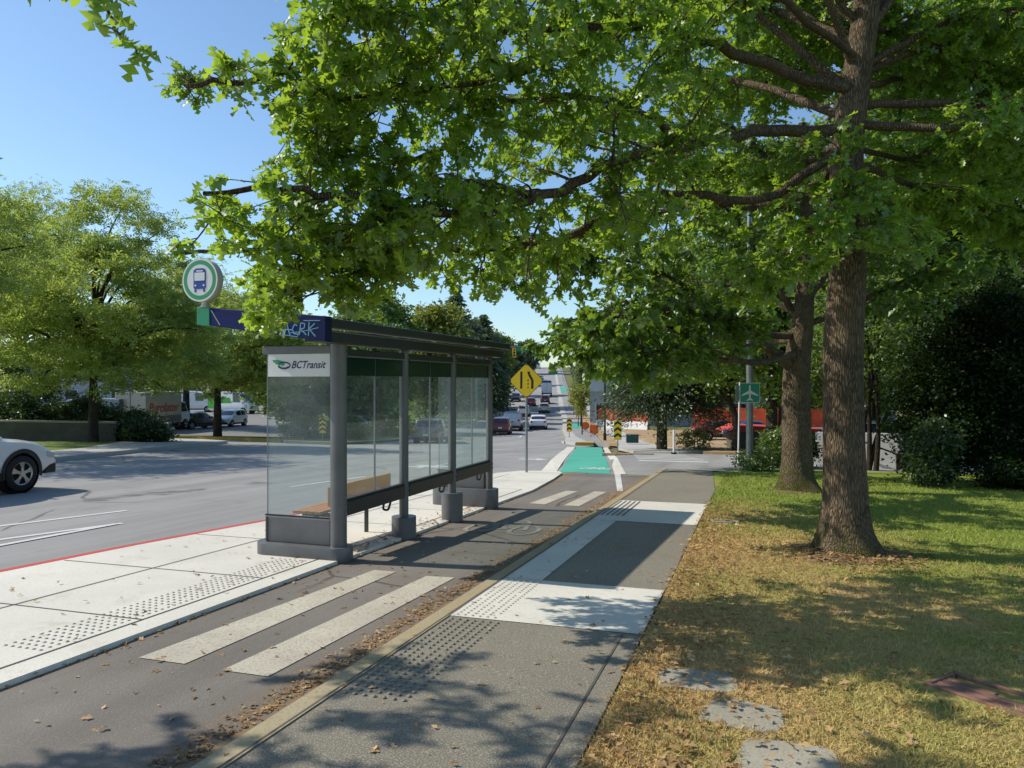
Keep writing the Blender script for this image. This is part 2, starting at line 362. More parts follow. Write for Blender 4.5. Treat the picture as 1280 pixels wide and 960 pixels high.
# one asphalt sheet: near road, crossing, far road, side street
def road_off(x,y):
    w=min(1,max(0,(x+5.8)/1.3)); f=1-min(1,max(0,(y-34)/8)); return gz(x,y)-.14+.105*w*f
RX=[((-5.8,0,0),(1,0,0)),((-4.5,0,0),(1,0,0)),((0,34,0),(0,1,0)),((0,42,0),(0,1,0))]
right_edge=[(3.4,50),(4.2,60),(5.0,76),(6.6,100),(8.6,140),(10.7,180),(18.3,330),(24,430),(32,600)]
W2=11.0
road_poly=[(-2.38,-10),(-2.38,21.4)]+[C(*p) for p in [(20,20.5),(45,20),(45,31.5),(12,31.5),(6.6,32.5),(4.6,36),(3.3,43)]]
road_poly+=[C(a+(2.9 if d<200 else 3.4),d) for a,d in right_edge]
road_poly+=[C(a-W2,d) for a,d in right_edge[::-1]]
road_poly+=[C(*p) for p in [(-8.3,43),(-9.4,40),(-12,41.5),(-16,46),(-19,47.5),(-60,47.5),(-60,43.5),(-17,42),(-14.2,38.5),(-13.6,34),(-13.4,28)]]+[(-19.6,17),(-19.0,8),(-18.6,-10)]
sheet('road',road_poly,0,M['road'],extra=RX,zf=road_off)
sheet('bike_lane',[(-4.2,-10),(-2.445,-10),(-2.445,19.3),(-3.5,19.3),(-4.7,19.3),(-4.55,18),(-4.2,15)],0,M['bike'],extra=RX,zf=lambda x,y:road_off(x,y)+.004)
sheet('green_lane',[(-4.85,19.32),(-3.5,19.25)]+[C(5.25,45),C(3.75,44.6)],0,M['green'],extra=RX,zf=lambda x,y:road_off(x,y)+.008)
band('green_lane_strip',[(-4.95,19.35),C(3.66,44.6)],0,.45,0,M['concrete'],zf=lambda x,y:road_off(x,y)+.008)
band('green_lane_strip',[(-3.40,19.3),C(5.33,45)],0,-.28,0,M['concrete'],zf=lambda x,y:road_off(x,y)+.008)
sheet('lane_line',[(-2.66,15.4),(-2.54,15.4),(-3.25,19.3),(-3.4,19.3)],0,M['paint_far'],extra=RX,zf=lambda x,y:road_off(x,y)+.009)
# platform with concrete edge, joints, red kerb
edge_road=[(-7.8,-10),(-7.4,2),(-7.03,5.6),(-6.93,7.1),(-6.68,9.2),(-6.45,12),(-6.25,15.5),(-6.1,18.0),(-5.75,18.9)]
inner=offs(edge_road,-.102)
plat=inner+[(-5.2,19.15),(-4.8,19.1),(-4.62,18.7),(-4.42,17.1),(-4.2,14.6),(-4.2,-10)]
sheet('platform',plat,.005,M['concrete'],.25)
band('red_kerb',edge_road[:7],0,-.10,.007,M['red'],.25)
band('platform_kerb',edge_road[6:],0,-.10,.006,M['concrete'],.25)
for i,(a,b) in enumerate([((-4.43,-10),(-4.43,14.6)),((-5.72,-10),(-5.72,17.8))]):
    sheet('platform_joint',[(a[0]-.008,a[1]),(a[0]+.008,a[1]),(b[0]+.008,b[1]),(b[0]-.008,b[1])],.009,M['joint'])
for y in (3.0,4.7,6.2,8.0,9.6,11.2,12.9,14.6,16.2):
    x0=-7.0+max(0,(y-5.6))*.075+.1
    sheet('platform_joint',[(x0,y-.007),(-4.43,y-.007),(-4.43,y+.007),(x0,y+.007)],.009,M['joint'])
# pedestrian path
sheet('path_kerb',rect(-2.445,-2.3,-10,21.4),-.004,M['kerb'],.2)
sheet('path',[(-2.3,-10),(-.79,-10),(-.78,16),(-1.1,21.2),(-2.3,21.4)],0,M['aggregate'],.2)
sheet('path_slab',rect(-2.3,-.785,5.6,7.02),.005,M['concrete'])
sheet('path_slab',rect(-2.3,-.79,11.1,13.6),.005,M['concrete'])
sheet('path_strip',rect(-2.3,-1.93,7.03,11.09),.005,M['concrete'])
for x in (-2.25,-2.17,-2.09,-2.01,-1.93): sheet('path_groove',rect(x-.012,x+.012,11.6,13.5),.010,M['joint'])
sheet('path_joint',rect(-2.312,-2.294,-10,21.3),.011,M['joint'])
sheet('path_joint',rect(-.93,-.915,-10,5.55),.004,M['joint'])
def domes(name,xs,ys,mat):
    mb=MB()
    for y in ys:
        for x in xs:
            if random.random()<.02: continue
            z=gz(x,y)+.006; vs=[];n=6
            for r,h in ((.0145,0),(.008,.006)):
                for j in range(n): vs.append((x+r*math.cos(j*1.047),y+r*math.sin(j*1.047),z+h))
            mb.add(vs,[(j,(j+1)%n,n+(j+1)%n,n+j) for j in range(n)]+[tuple(range(n,2*n))])
    return tag(mb.build(name,mat,recalc=False),kind='structure')
M['dome']=flat('worn tactile dome',(.40,.37,.33),.9); M['dome_dark']=flat('dark tactile dome',(.22,.20,.165),.9)
domes('tactile_domes',[-4.82+.062*i for i in range(6)],[3.9+.068*i for i in range(47)],M['dome'])
domes('tactile_domes',[-2.24+.062*i for i in range(7)],[3.9+.065*i for i in range(26)],M['dome_dark'])
domes('tactile_domes',[-2.24+.062*i for i in range(6)],[5.65+.065*i for i in range(21)],M['dome'])
# crosswalk stripes on the bike lane
for p in ([(-3.87,4.07),(-3.5,4.07),(-3.45,7.02),(-3.7,7.02)],[(-3.2,4.05),(-2.86,4.05),(-2.8,6.98),(-3.09,6.95)],
          [(-3.75,12.8),(-3.45,12.75),(-3.38,15.0),(-3.62,15.0)],[(-3.12,12.75),(-2.85,12.75),(-2.82,15.1),(-3.07,15.1)]):
    sheet('crosswalk_stripe',p,0,M['paint'],extra=RX,zf=lambda x,y:road_off(x,y)+.009)
# faint bicycle symbol
def bike_symbol(cx,cy,sx,sy,mat):
    mb=MB()
    def rb(pts,w=.07): mb.ribbon([(cx+p[0]*sx,cy+p[1]*sy) for p in pts],w,0,'xy')
    for wx in (-.5,.5): rb([(wx+.3*math.cos(a*math.pi/8),.32+.32*math.sin(a*math.pi/8)) for a in range(17)])
    rb([(-.5,.32),(-.22,.75),(.3,.75),(0,.32),(-.5,.32)]); rb([(0,.32),(-.25,.9),(-.38,.9)]); rb([(.5,.32),(.28,.95),(.12,1.0)])
    z=[(v[0],v[1],road_off(v[0],v[1])+.009+random.random()*.001) for v in mb.v]; mb.v=z
    return tag(mb.build('bike_symbol',mat,recalc=False),kind='structure')
bike_symbol(-3.3,9.6,.62,1.2,M['paint_faint'])
bike_symbol(-4.2,20.6,.5,.7,M['paint_far'])
# crosswalk bars on the side street
for i in range(6):
    d0=24.3+1.15*i
    sheet('crosswalk_stripe',[C(4.1+.14*i,d0+.5),C(6.25+.12*i,d0),C(6.3+.12*i,d0+.45),C(4.15+.14*i,d0+.95)],0,M['paint_far'],extra=RX,zf=lambda x,y:road_off(x,y)+.008)
# lane lines
def line(pts,w,mat=M['paint_far'],off=.006): band('lane_line',pts,-w/2,w/2,0,mat,zf=lambda x,y:road_off(x,y)+off)
line([(-10.6,4),(-10.32,8.27),(-9.93,10.2)],.11); line([(-9.7,4),(-9.31,7.46),(-8.94,9.1)],.11); line([(-9.1,4),(-8.92,7.1),(-8.96,9.0)],.11,off=.0105)
line([(-9.6,14.4),(-9.3,17.2)],.11); line([(-9.2,20),(-9.15,22.5)],.11)
line([(-13.6,16),(-13.7,21)],.1); line([(-13.4,6),(-13.4,10)],.1)
for d in range(60,330,12): line([C(np.interp(d,[p[1] for p in right_edge],[p[0] for p in right_edge])-3.6,d),C(np.interp(d+3,[p[1] for p in right_edge],[p[0] for p in right_edge])-3.6,d+3)],.13)
for off_ in (7.0,7.3): line([C(a-off_,d) for a,d in right_edge[:7]],.11,M['yellow_kerb'])
# turn arrow on the road beyond the platform
sheet('lane_arrow',[C(.25,26.6),C(.85,26.5),C(.85,26.1),C(1.25,26.7),C(.85,27.3),C(.85,26.95),C(.25,27.0)],0,M['paint_far'],zf=lambda x,y:road_off(x,y)+.006)
sheet('lane_arrow',[C(-3.3,22.4),C(-2.2,22.2),C(-1.7,22.6),C(-2.2,23.2),C(-3.0,23.3),C(-2.7,22.9)],0,M['paint_far'],zf=lambda x,y:road_off(x,y)+.006)
# far side: median, cycle track, planting strip, footway
med=[C(3.3,51),C(3.9,47.5),C(4.9,48.2)]
sheet('median_kerb',med+[C(a+.75,d) for a,d in right_edge[1:]]+[C(a,d) for a,d in right_edge[::-1]],.02,M['concrete_far'],.3)
sheet('median_nose',[C(3.95,47.4),C(5.0,47.2),C(5.2,48.4),C(4.95,49.6)],.06,M['yellow_kerb'],.4)
cyc=[(a+.75,a+2.45,d) for a,d in right_edge]
sheet('cycle_track',[C(5.0,48.3)]+[C(a,d) for a,b,d in cyc[1:]]+[C(b,d) for a,b,d in cyc[::-1]]+[C(5.9,46.5)],-.0,M['road'],.2)
def cyc_patch(d0,d1):
    f=lambda d,k:np.interp(d,[c[2] for c in cyc],[c[k] for c in cyc])
    sheet('green_lane',[C(f(d0,0),d0),C(f(d0,1),d0),C(f(d1,1),d1),C(f(d1,0),d1)],.012,M['green'])
cyc_patch(76,88); cyc_patch(180,205)
sheet('planting_strip',[C(5.95,49)]+[C(b+.02,d) for a,b,d in cyc[1:6]]+[C(13.6,150),C(11.6,120),C(9.6,92),C(8.6,74),C(7.4,56),C(6.6,48)],.01,M['dirt'],.2)
sheet('far_footway',[C(5.9,43),C(6.6,48),C(7.4,56),C(8.6,74),C(9.6,92),C(11.6,120),C(13.6,150),C(15.5,180),C(17,180),C(13.2,120),C(11.2,92),C(10.4,74),C(9.4,56),C(9.0,47),C(11,40),C(8,37),C(6,38)],-.09,M['concrete_far'],.12)
sheet('mulch_bank',[C(11.2,40),C(9.2,47),C(9.5,56),C(10.6,74),C(30,70),C(46,60),C(46,33.5),C(13,33.4),C(9,36.2)],.0,M['dirt'],.2)
sheet('crossing_island',[C(3.55,30.2),C(4.6,29.9),C(5.6,30.3),C(4.6,30.9)],.0,M['dirt'],.2)
# left side: bulb footway, verge, lot
lk=[(-18.75,-10),(-19.1,8),(-19.7,17)]+[C(*p) for p in [(-13.5,28),(-13.7,34),(-14.3,38.6),(-17,42.1),(-24,42.9)]]
band('footway_kerb',lk,0,.18,.0,M['concrete_far'],.3)
inn=offs(lk,.18); out=offs(lk[:4],2.2)+[C(-17.6,35.5),C(-18.5,38.5),C(-24,39.5)]
sheet('footway',inn+out[::-1],-.004,M['concrete_far'],.25)
sheet('verge',out+[C(-60,40),(-60,30),(-45,-10)],-.01,M['verge'],.25)
sheet('parking_lot',[C(-90,51.2),C(-19,51.2),C(-14.2,51),C(-13.5,60),C(-22,78),C(-26,130),C(-120,130)],-.10,M['lot'],.3)
isl=[C(-34,48),C(-20,48),C(-16.3,46.7),C(-13.4,44.6),C(-12.7,46.2),C(-13.6,49.5),C(-16,51),C(-34,51)]
sheet('lot_island',isl,.02,M['verge'],.3)
band('lot_island_kerb',isl[:6],0,-.2,.04,M['yellow_kerb'],.3)
sheet('far_verge',[C(-12.6,42.3),C(-9.6,40.6),C(-8.6,43.5)]+[C(a-W2-.02,d) for a,d in right_edge[:6]]+[C(-20,180),C(-25,130),C(-21.5,78),C(-13.2,60),C(-13.8,51),C(-12.4,46)],.0,M['verge'],.25)
vk=[C(-12.6,42.3),C(-9.6,40.6),C(-8.6,43.5)]+[C(a-W2-.02,d) for a,d in right_edge[:7]]
band('verge_kerb',vk,0,.3,.01,M['concrete_far'],.25)
# lawn on the right
lawn_poly=[(-.775,-10),(14,-10),(26,8)]+[C(26,19.5),C(12,20.6),C(7.2,21.4)]+[(-.9,21.1),(-1.07,20.8),(-.77,16)]
sheet('lawn',lawn_poly,-.005,M['lawn'],.25)

# ------------------------------------------------------------------ leaves and trees
OAK_Y=[0,.13,.24,.40,.52,.72,.82,1.0]; OAK_X=[.012,.04,.20,.05,.37,.07,.21,0]; OAK_DY=[0,0,.06,0,.10,0,.10,0]
def oak_template():
    v=[];f=[]
    n=len(OAK_Y)
    for i in range(n): v.append((0,OAK_Y[i],-.12*OAK_Y[i]**2))
    for s in (1,-1):
        o=len(v)
        for i in range(n): v.append((s*OAK_X[i],min(1.0,OAK_Y[i]+OAK_DY[i]),.30*OAK_X[i]-.12*OAK_Y[i]**2))
        for i in range(n-1):
            q=(i,o+i,o+i+1,i+1) if s>0 else (i,i+1,o+i+1,o+i); f.append(q)
    return np.array(v),f
def simple_template(w=.32):
    return np.array([(0,0,0),(w,.45,.08),(0,1,-.05),(-w,.45,.08)]),[(0,1,2,3)]
def needle_template():
    return np.array([(-.05,0,0),(.05,0,0),(.16,.6,.0),(0,1,-.1),(-.16,.6,0)]),[(0,1,2,3,4)]
def clump_template(k=5):     # a few small leaflets as one spray
    rs=np.random.default_rng(3); v=[];f=[]
    for i in range(k):
        y=i/k; s=1 if i%2 else -1; o=len(v)
        v+=[(0,y,0),(s*.28,y+.10,.1),(s*.42,y+.30,.02),(s*.12,y+.26,.0)]; f.append((o,o+1,o+2,o+3))
    return np.array(v),f
OAK=oak_template(); OAK_Y,OAK_X,OAK_DY=[0,.2,.38,.5,.75,1.0],[.02,.2,.07,.34,.16,0],[0,.05,0,.10,.05,0]; OAK2=oak_template(); SIMPLE=simple_template(); NEEDLE=needle_template(); SPRAY=clump_template()
def np_mesh(name,co,faces_idx,nv,mat,parent):
    me=bpy.data.meshes.new(name); n=len(co); me.vertices.add(n); me.vertices.foreach_set('co',co.astype(np.float32).ravel())
    me.loops.add(faces_idx[0].size); me.loops.foreach_set('vertex_index',faces_idx[0].astype(np.int32).ravel())
    me.polygons.add(len(faces_idx[1])); me.polygons.foreach_set('loop_start',faces_idx[1].astype(np.int32))
    me.update(calc_edges=True); me.materials.append(mat)
    o=bpy.data.objects.new(name,me); COL.objects.link(o)
    if parent: o.parent=parent
    return o
def leaf_mesh(name,pos,axis,size,tpl,mat,parent,upbias=.8):
    pos=np.asarray(pos,float); axis=np.asarray(axis,float); n=len(pos); size=np.asarray(size,float)
    axis/= (np.linalg.norm(axis,axis=1,keepdims=True)+1e-9)
    b=RNG.normal(size=(n,3))*.6; b[:,2]+=upbias; b-=axis*np.sum(b*axis,axis=1,keepdims=True); b/=(np.linalg.norm(b,axis=1,keepdims=True)+1e-9)
    c=np.cross(axis,b); T,f=tpl; k=len(T)
    co=pos[:,None,:]+size[:,None,None]*(T[None,:,0:1]*c[:,None,:]+T[None,:,1:2]*axis[:,None,:]+T[None,:,2:3]*b[:,None,:])
    fl=np.concatenate([np.array(q) for q in f]); idx=(np.arange(n)[:,None]*k+fl[None,:]).ravel()
    ln=np.array([len(q) for q in f]); st=np.concatenate([[0],np.cumsum(ln)[:-1]]); tot=ln.sum()
    starts=(np.arange(n)[:,None]*tot+st[None,:]).ravel()
    return np_mesh(name,co.reshape(-1,3),(idx,starts),k,mat,parent)
def smooth_path(pts,n=4):
    pts=[Vector(p) for p in pts]; out=[]
    for i in range(len(pts)-1):
        p0=pts[max(i-1,0)];p1=pts[i];p2=pts[i+1];p3=pts[min(i+2,len(pts)-1)]
        for j in range(n):
            t=j/n; out.append(.5*((2*p1)+(p2-p0)*t+(2*p0-5*p1+4*p2-p3)*t*t+(3*p1-p0-3*p2+p3)*t**3))
    out.append(pts[-1]); return out
def wobble(path,a):
    return [p+Vector((random.gauss(0,a),random.gauss(0,a),random.gauss(0,a))) if 0<i<len(path)-1 else p for i,p in enumerate(path)]
def frame_of(p):  # does a point lie inside the picture (used only to prune limbs that would hang in front of the eye)
    la=p.x*CY+p.y*SY; d=-p.x*SY+p.y*CY; return la,d
def limb_tree(name,base,trunk,limbs,label,cat,mats,leaf=.14,step=.22,sub=(.5,1.3),per=7,tpl=None,group=None,start=.22,droop=.25,flare=True,mb=None,keep=None,twig_step=.16,limb_r=.5,thin=1.0):
    root=thing(name,base,0,label,cat,group); B=Vector(base)
    wood=MB(); P=[];A=[];S=[]
    tp=[Vector(p) for p,r in trunk]; tr=[r for p,r in trunk]
    wp=smooth_path(tp,7); wr=list(np.interp(np.linspace(0,len(tr)-1,len(wp)),range(len(tr)),tr))
    wood.tube([p-B for p in wp],wr,40)
    if flare:      # fluted, lumpy foot and uneven bark swellings
        ph=random.uniform(0,6); ax0=tp[0]-B; nv=[]
        for v in wood.v:
            z=v[2]-ax0.z; dx,dy=v[0]-ax0.x,v[1]-ax0.y; a=math.atan2(dy,dx); k=max(0,1-z/.75)**2.2
            lob=.5+.5*math.sin(5*a+ph)+.35*math.sin(3*a-ph*1.7)
            f=1+k*(.30*lob+.02+.55*max(0,math.cos(a+.35))**4)+.018*math.sin(4*a+z*3+ph)+.012*math.sin(7*a-z*5)
            if z>3.5: f=1
            nv.append((ax0.x+dx*f,ax0.y+dy*f,v[2]))
        wood.v=nv
    def twig_leaves(tip,d):
        n=max(2,int(per*random.uniform(.6,1.3)))
        for _ in range(n):
            ax=Vector((d.x+random.gauss(0,.75),d.y+random.gauss(0,.75),d.z*.5-.35+random.gauss(0,.5)))
            P.append(tip+d*random.uniform(-.12,.02)*1.2-B); A.append(ax); S.append(leaf*random.uniform(.55,1.3))
    def side(p,base_dir,L,r):
        d=base_dir.normalized(); pts=[p]; q=p.copy(); k=4
        for i in range(k):
            d=(d+Vector((random.gauss(0,.22),random.gauss(0,.22),random.gauss(-.04,.16)-droop*.25))).normalized(); q=q+d*(L/k); pts.append(q.copy())
        if keep and not keep(pts[-1]): return
        pp=smooth_path(pts,2); wood.tube([x-B for x in pp],list(np.linspace(r,.004,len(pp))),5,False)
        tot=int(L/twig_step)+1
        for j in range(tot):
            t=(j+.6)/tot; x=pp[min(len(pp)-1,int(t*(len(pp)-1)))]
            td=(d*.5+Vector((random.gauss(0,.8),random.gauss(0,.8),random.gauss(.05,.5)-droop))).normalized(); tl=random.uniform(.1,.38)
            tip=x+td*tl
            if keep and not keep(tip): continue
            if random.random()>thin: continue
            wood.tube([x-B,tip-B],[.006,.003],3,False); twig_leaves(tip,td)
        twig_leaves(pts[-1],d)
    for L in limbs:
        pts,r0=list(L[0]),L[1]; ax_=min(wp,key=lambda v:abs(v.z-pts[0].z))
        if math.hypot(pts[0].x-ax_.x,pts[0].y-ax_.y)<.7: pts[0]=Vector((ax_.x,ax_.y,pts[0].z))   # every bough is rooted in the trunk
        pts=pts; dens=L[2] if len(L)>2 else 1.0; s0=L[3] if len(L)>3 else start
        path=wobble(smooth_path(pts,5),.016); n=len(path); rr=[r0*.52*(1-.85*i/(n-1))+.008 for i in range(n)]
        wood.tube([p-B for p in path],rr,9,False)
        cum=[0]
        for a,b in zip(path,path[1:]): cum.append(cum[-1]+(b-a).length)
        s=cum[-1]*s0
        while s<cum[-1]:
            i=max(0,np.searchsorted(cum,s)-1); i=min(i,n-2); t=(s-cum[i])/max(1e-6,cum[i+1]-cum[i]); p=path[i].lerp(path[i+1],t)
            td=(path[i+1]-path[i]).normalized(); sd=td.cross(Vector((0,0,1))); sd=sd.normalized() if sd.length>.01 else Vector((1,0,0))
            sgn=random.choice((-1,1)); d=sd*sgn*random.uniform(.5,1)+td*random.uniform(.2,.9)+Vector((0,0,random.uniform(-.55,.7)))
            side(p,d,random.uniform(*sub)*(1-.35*s/cum[-1]),max(.008,rr[i]*.35)); s+=step*random.uniform(.6,1.4)/dens*(1.2-.5*s/cum[-1])
        for _ in range(5):
            side(path[-1-random.randint(0,2)],(path[-1]-path[-2]).normalized()+Vector((random.gauss(0,.5),random.gauss(0,.5),random.gauss(0,.4))),sub[0]*1.1,.01)
    wood.build('trunk',mats[0],root,smooth=True,recalc=False)
    leaf_mesh('crown',[tuple(p) for p in P],[tuple(a) for a in A],S,tpl or OAK,mats[1],root)
    print(name,'leaves',len(P)); return root
def cloud_tree(name,base,h,tr,crown,n_clump,per,leaf,label,mats,cat='tree',group=None,tpl=None,clump_r=.7,flat=.55,limbs=16,lean=(0,0),shell=.55,n_stem=1,droop=-.2,fork=.3):
    """crown: list of (cx,cy,cz,rx,ry,rz) ellipsoids relative to the base"""
    root=thing(name,base,0,label,cat,group); wood=MB(); P=[];A=[];S=[]
    top=Vector((lean[0],lean[1],h*.82))
    for k in range(n_stem):
        off=Vector((random.gauss(0,.12),random.gauss(0,.12),0))*(n_stem>1)
        sp=Vector((random.gauss(0,h*.13),random.gauss(0,h*.13),0))*(n_stem>1)
        pts=[Vector((0,0,-.2))+off,Vector((0,0,h*.2))+off+sp*.25,top*.55+sp*.7+Vector((random.gauss(0,.05*h*.2),0,0)),top+sp]
        sm=smooth_path(pts,4); wood.tube(sm,list(np.linspace(tr*1.15,tr*.18,len(sm))),10)
    vol=[c[3]*c[4]*c[5] for c in crown]; cl=[]
    for i in range(n_clump):
        c=random.choices(crown,vol)[0]
        while True:
            u=Vector((random.gauss(0,1),random.gauss(0,1),random.gauss(0,1))).normalized()*random.uniform(shell,1)**.7
            break
        p=Vector((c[0]+u.x*c[3],c[1]+u.y*c[4],c[2]+u.z*c[5])); cl.append(p)
    for p in cl[:limbs]:
        z0=max(h*fork,min(h*.75,p.z*.65)); s=top*(z0/top.z)
        mid=(s+p)*.5+Vector((0,0,.12*(p-s).length)); sm=smooth_path([s,mid,p],4); wood.tube(sm,list(np.linspace(tr*.38,.015,len(sm))),5,False)
    C_=np.array([tuple(p) for p in cl]); n=n_clump*per
    cr=clump_r*RNG.uniform(.6,1.3,size=(n_clump,1))
    off=RNG.normal(size=(n_clump,per,3))*np.array([1,1,flat])*cr[:,:,None]*.55
    pos=(C_[:,None,:]+off).reshape(-1,3)
    ax=RNG.normal(size=(n,3)); ax[:,2]=ax[:,2]*.6+droop
    wood.build('trunk',mats[0],root,smooth=True,recalc=False)
    leaf_mesh('crown',pos,ax,leaf*RNG.uniform(.6,1.3,size=n),tpl or SIMPLE,mats[1],root); return root
def conifer(name,base,h,tr,r0,z0,label,mats,n_br=120,leaf=.3,per=60,group=None,taper=1.0,droop=.25,spread=.16):
    root=thing(name,base,0,label,'tree',group); wood=MB()
    wood.tube([(0,0,-.2),(0,0,h*.5),(0,0,h)],[tr,tr*.6,.02],10); P=[];A=[]
    for i in range(n_br):
        t=random.random()**1.15; z=z0+(h-z0)*t; L=r0*(1-t)**taper*random.uniform(.65,1.1)+.2; a=random.uniform(0,2*math.pi)
        d=Vector((math.cos(a),math.sin(a),0)); p1=Vector((0,0,z)); p3=p1+d*L+Vector((0,0,-droop*L)); p2=(p1+p3)*.5+Vector((0,0,.10*L))
        sm=smooth_path([p1,p2,p3],3); wood.tube(sm,list(np.linspace(max(.012,tr*.16*(1-t)),.006,len(sm))),4,False)
        for j in range(int(per*max(.2,L/r0))):
            u=random.uniform(.15,1.05); q=sm[0].lerp(sm[-1],u) if u>1 else sm[min(len(sm)-1,int(u*(len(sm)-1)))]
            P.append(tuple(q+Vector((random.gauss(0,spread*L*.8),random.gauss(0,spread*L*.8),random.gauss(-.05*L,.07*L))))); A.append((d.x+random.gauss(0,.6),d.y+random.gauss(0,.6),-.45+random.gauss(0,.35)))
    wood.build('trunk',mats[0],root,smooth=True,recalc=False)
    leaf_mesh('crown',P,A,leaf*RNG.uniform(.6,1.3,size=len(P)),NEEDLE,mats[1],root); return root
OAKM=(M['bark'],M['oak'])
def D(*l): return [atd(*p) for p in l]
# the big oak beside the path
b=Vector((.98,9.6,gz(.98,9.6)))
tA=[(b+Vector((0,0,-.1)),0.348),(b+Vector((0,0,.25)),0.274),(b+Vector((0,.0,.9)),0.233),(b+Vector((-.02,0,2.2)),0.217),(b+Vector((.03,0,3.4)),0.200),(b+Vector((.02,0,4.6)),0.178),(b+Vector((.10,0,5.3)),0.161),(b+Vector((.25,.1,6.6)),.14),(b+Vector((.2,.3,8.3)),.07)]
w=lambda x,y,z:Vector((x,y,z))
limA=[(D((1072,165,8.9),(960,163,8.3),(870,178,7.7),(770,203,7.2),(680,245,6.8),(570,268,6.4),(440,250,6.0),(340,238,5.7),(255,242,5.4)),.12,.80),
 (D((1075,118,8.9),(960,84,8.3),(850,40,7.5),(740,33,6.9),(620,40,6.5),(470,62,6.0),(340,95,5.7),(232,108,5.4)),.115,.80),
 (D((1068,195,8.9),(980,255,9.2),(860,258,9.4),(740,290,9.7),(660,330,9.9),(600,355,9.9)),.10,.95),
 (D((1070,180,8.9),(950,250,8.4),(830,240,8),(700,300,7.6),(560,315,7.3),(430,308,7.0),(320,312,6.7),(215,318,6.4)),.09,.95),
 (D((430,310,7.0),(385,335,6.7),(352,368,6.5),(340,408,6.4)),.03,1.9,.1),
 (D((400,318,6.8),(345,345,6.6),(318,380,6.5)),.025,1.6,.1),
 (D((470,300,6.6),(440,335,6.6),(425,355,6.6)),.025,1.3,.1),
 (D((860,178,7.7),(780,130,7.3),(690,120,7.0),(600,140,6.8),(520,200,6.5),(430,190,6.2)),.06,.75,.1),
 (D((740,33,6.9),(660,90,6.6),(560,110,6.3),(470,120,6.0),(400,125,5.9)),.05,.75,.1),
 (D((680,245,6.8),(560,230,6.4),(450,290,6.2),(400,320,6.1),(370,325,6.0)),.05,.8,.1),
 (D((1080,150,8.9),(900,100,10.5),(760,140,12),(640,180,13)),.09,.9),
 (D((1085,132,8.9),(1180,132,9),(1290,138,9.3),(1420,150,9.8)),.095,1.3),
 (D((1085,160,8.9),(1190,160,8.4),(1310,158,7.9),(1450,190,7.4)),.09,1.2),
 (D((1080,100,8.9),(1180,60,9.5),(1260,120,10.5),(1340,160,11)),.08,1.6),
 (D((1085,200,8.9),(1160,240,9.8),(1250,270,10.4),(1330,300,10.6)),.07,1.6),
 (D((1075,60,8.9),(1050,0,8.8),(1000,-80,8.4),(900,-160,7.8)),.11,1.0),
 (D((1085,60,8.9),(1100,0,9),(1150,-100,9.2),(1230,-180,9.4)),.11,1.0),
 (D((1080,60,8.9),(960,10,10),(850,-10,11),(760,20,12)),.09,1.2),
 (D((1075,80,8.9),(960,-10,7.6),(850,-60,6.5),(700,-40,5.8),(560,-10,5.4),(450,20,5.2)),.07,.8),
 (D((1080,50,9),(1150,25,11),(1240,15,13),(1320,20,14)),.06,1.5,.12),
 (D((1075,60,9.2),(1040,40,11),(1000,50,13),(930,55,15)),.06,1.6,.12),
 (D((1080,30,9.2),(1060,-5,11),(1030,10,13),(1060,20,15)),.06,1.6,.12),
 ([w(1,9.6,5.0),w(-.8,9.2,6.6),w(-2.6,8.4,7.4),w(-3.8,7.8,7.6)],.08,.62),  # this and the next four: unseen upper boughs, added to dapple the lawn
 ([w(1,9.6,5.4),w(0,11,7.0),w(-1.4,12.4,8.0),w(-2.6,13.2,8.2)],.08,.62),
 ([w(1,9.6,5.2),w(.2,8,6.8),w(-.6,6.4,7.6),w(-1.2,5.0,7.8)],.08,.62),
 ([w(1,9.6,5.6),w(2.4,10,7.2),w(3.8,10.6,7.9)],.08,.62),
 ([w(1,9.6,6.2),w(.4,10,7.6),w(-.8,10.2,8.8)],.07,.62),
 (D((1075,205,8.9),(1040,250,8.3),(1000,300,7.9),(970,330,7.7)),.05,1.2,.15),
 (D((1080,210,8.9),(1100,260,8.2),(1075,300,7.8),(1050,320,7.6)),.035,1.2,.15),
 (D((1085,90,8.9),(1180,30,9),(1280,10,9),(1400,0,9)),.07,1.5),
 (D((1085,120,9),(1150,90,11),(1220,60,13),(1300,70,14.5)),.07,1.5),
 (D((1080,110,9),(1000,90,11),(930,110,13),(860,90,14)),.07,1.3),
 (D((1080,170,9),(1020,200,10.5),(950,210,12),(880,200,13)),.07,1.3),
 (D((1085,190,9),(1140,200,11),(1200,190,13),(1280,200,14)),.06,1.5)]
XMIN=([-400,0,40,60,92,118,150,158,170,200,230,290,308,326,334,400,440],[340,345,352,312,212,216,285,370,370,276,244,238,188,190,295,300,325])
YMAX=([195,280,300,332,350,364,420,450,500,560,600,640,680,720,800,1000,1050,1280,1600],[322,326,388,434,434,388,386,394,376,360,378,382,402,436,452,372,318,345,345])
def keepA(p):        # the crown's lower skirt is high over the walk and the shelter, and low beside the trunk
    la,d=frame_of(p)
    if d<1.0: return True
    px=640+la/d*F; py=478-(p.z-EYE)/d*F
    if d<4.3 and 0<px<1280: return False
    if d>14: return True
    return px>np.interp(py,*XMIN) and py<np.interp(px,*YMAX)+random.uniform(-18,6)
limb_tree('oak_tree',b,tA,limA,'big oak with a thick mossy trunk, nearest tree on the lawn beside the path','tree',OAKM,leaf=.118,step=.125,sub=(.5,1.35),per=12,droop=.3,keep=keepA,start=.30,twig_step=.11)
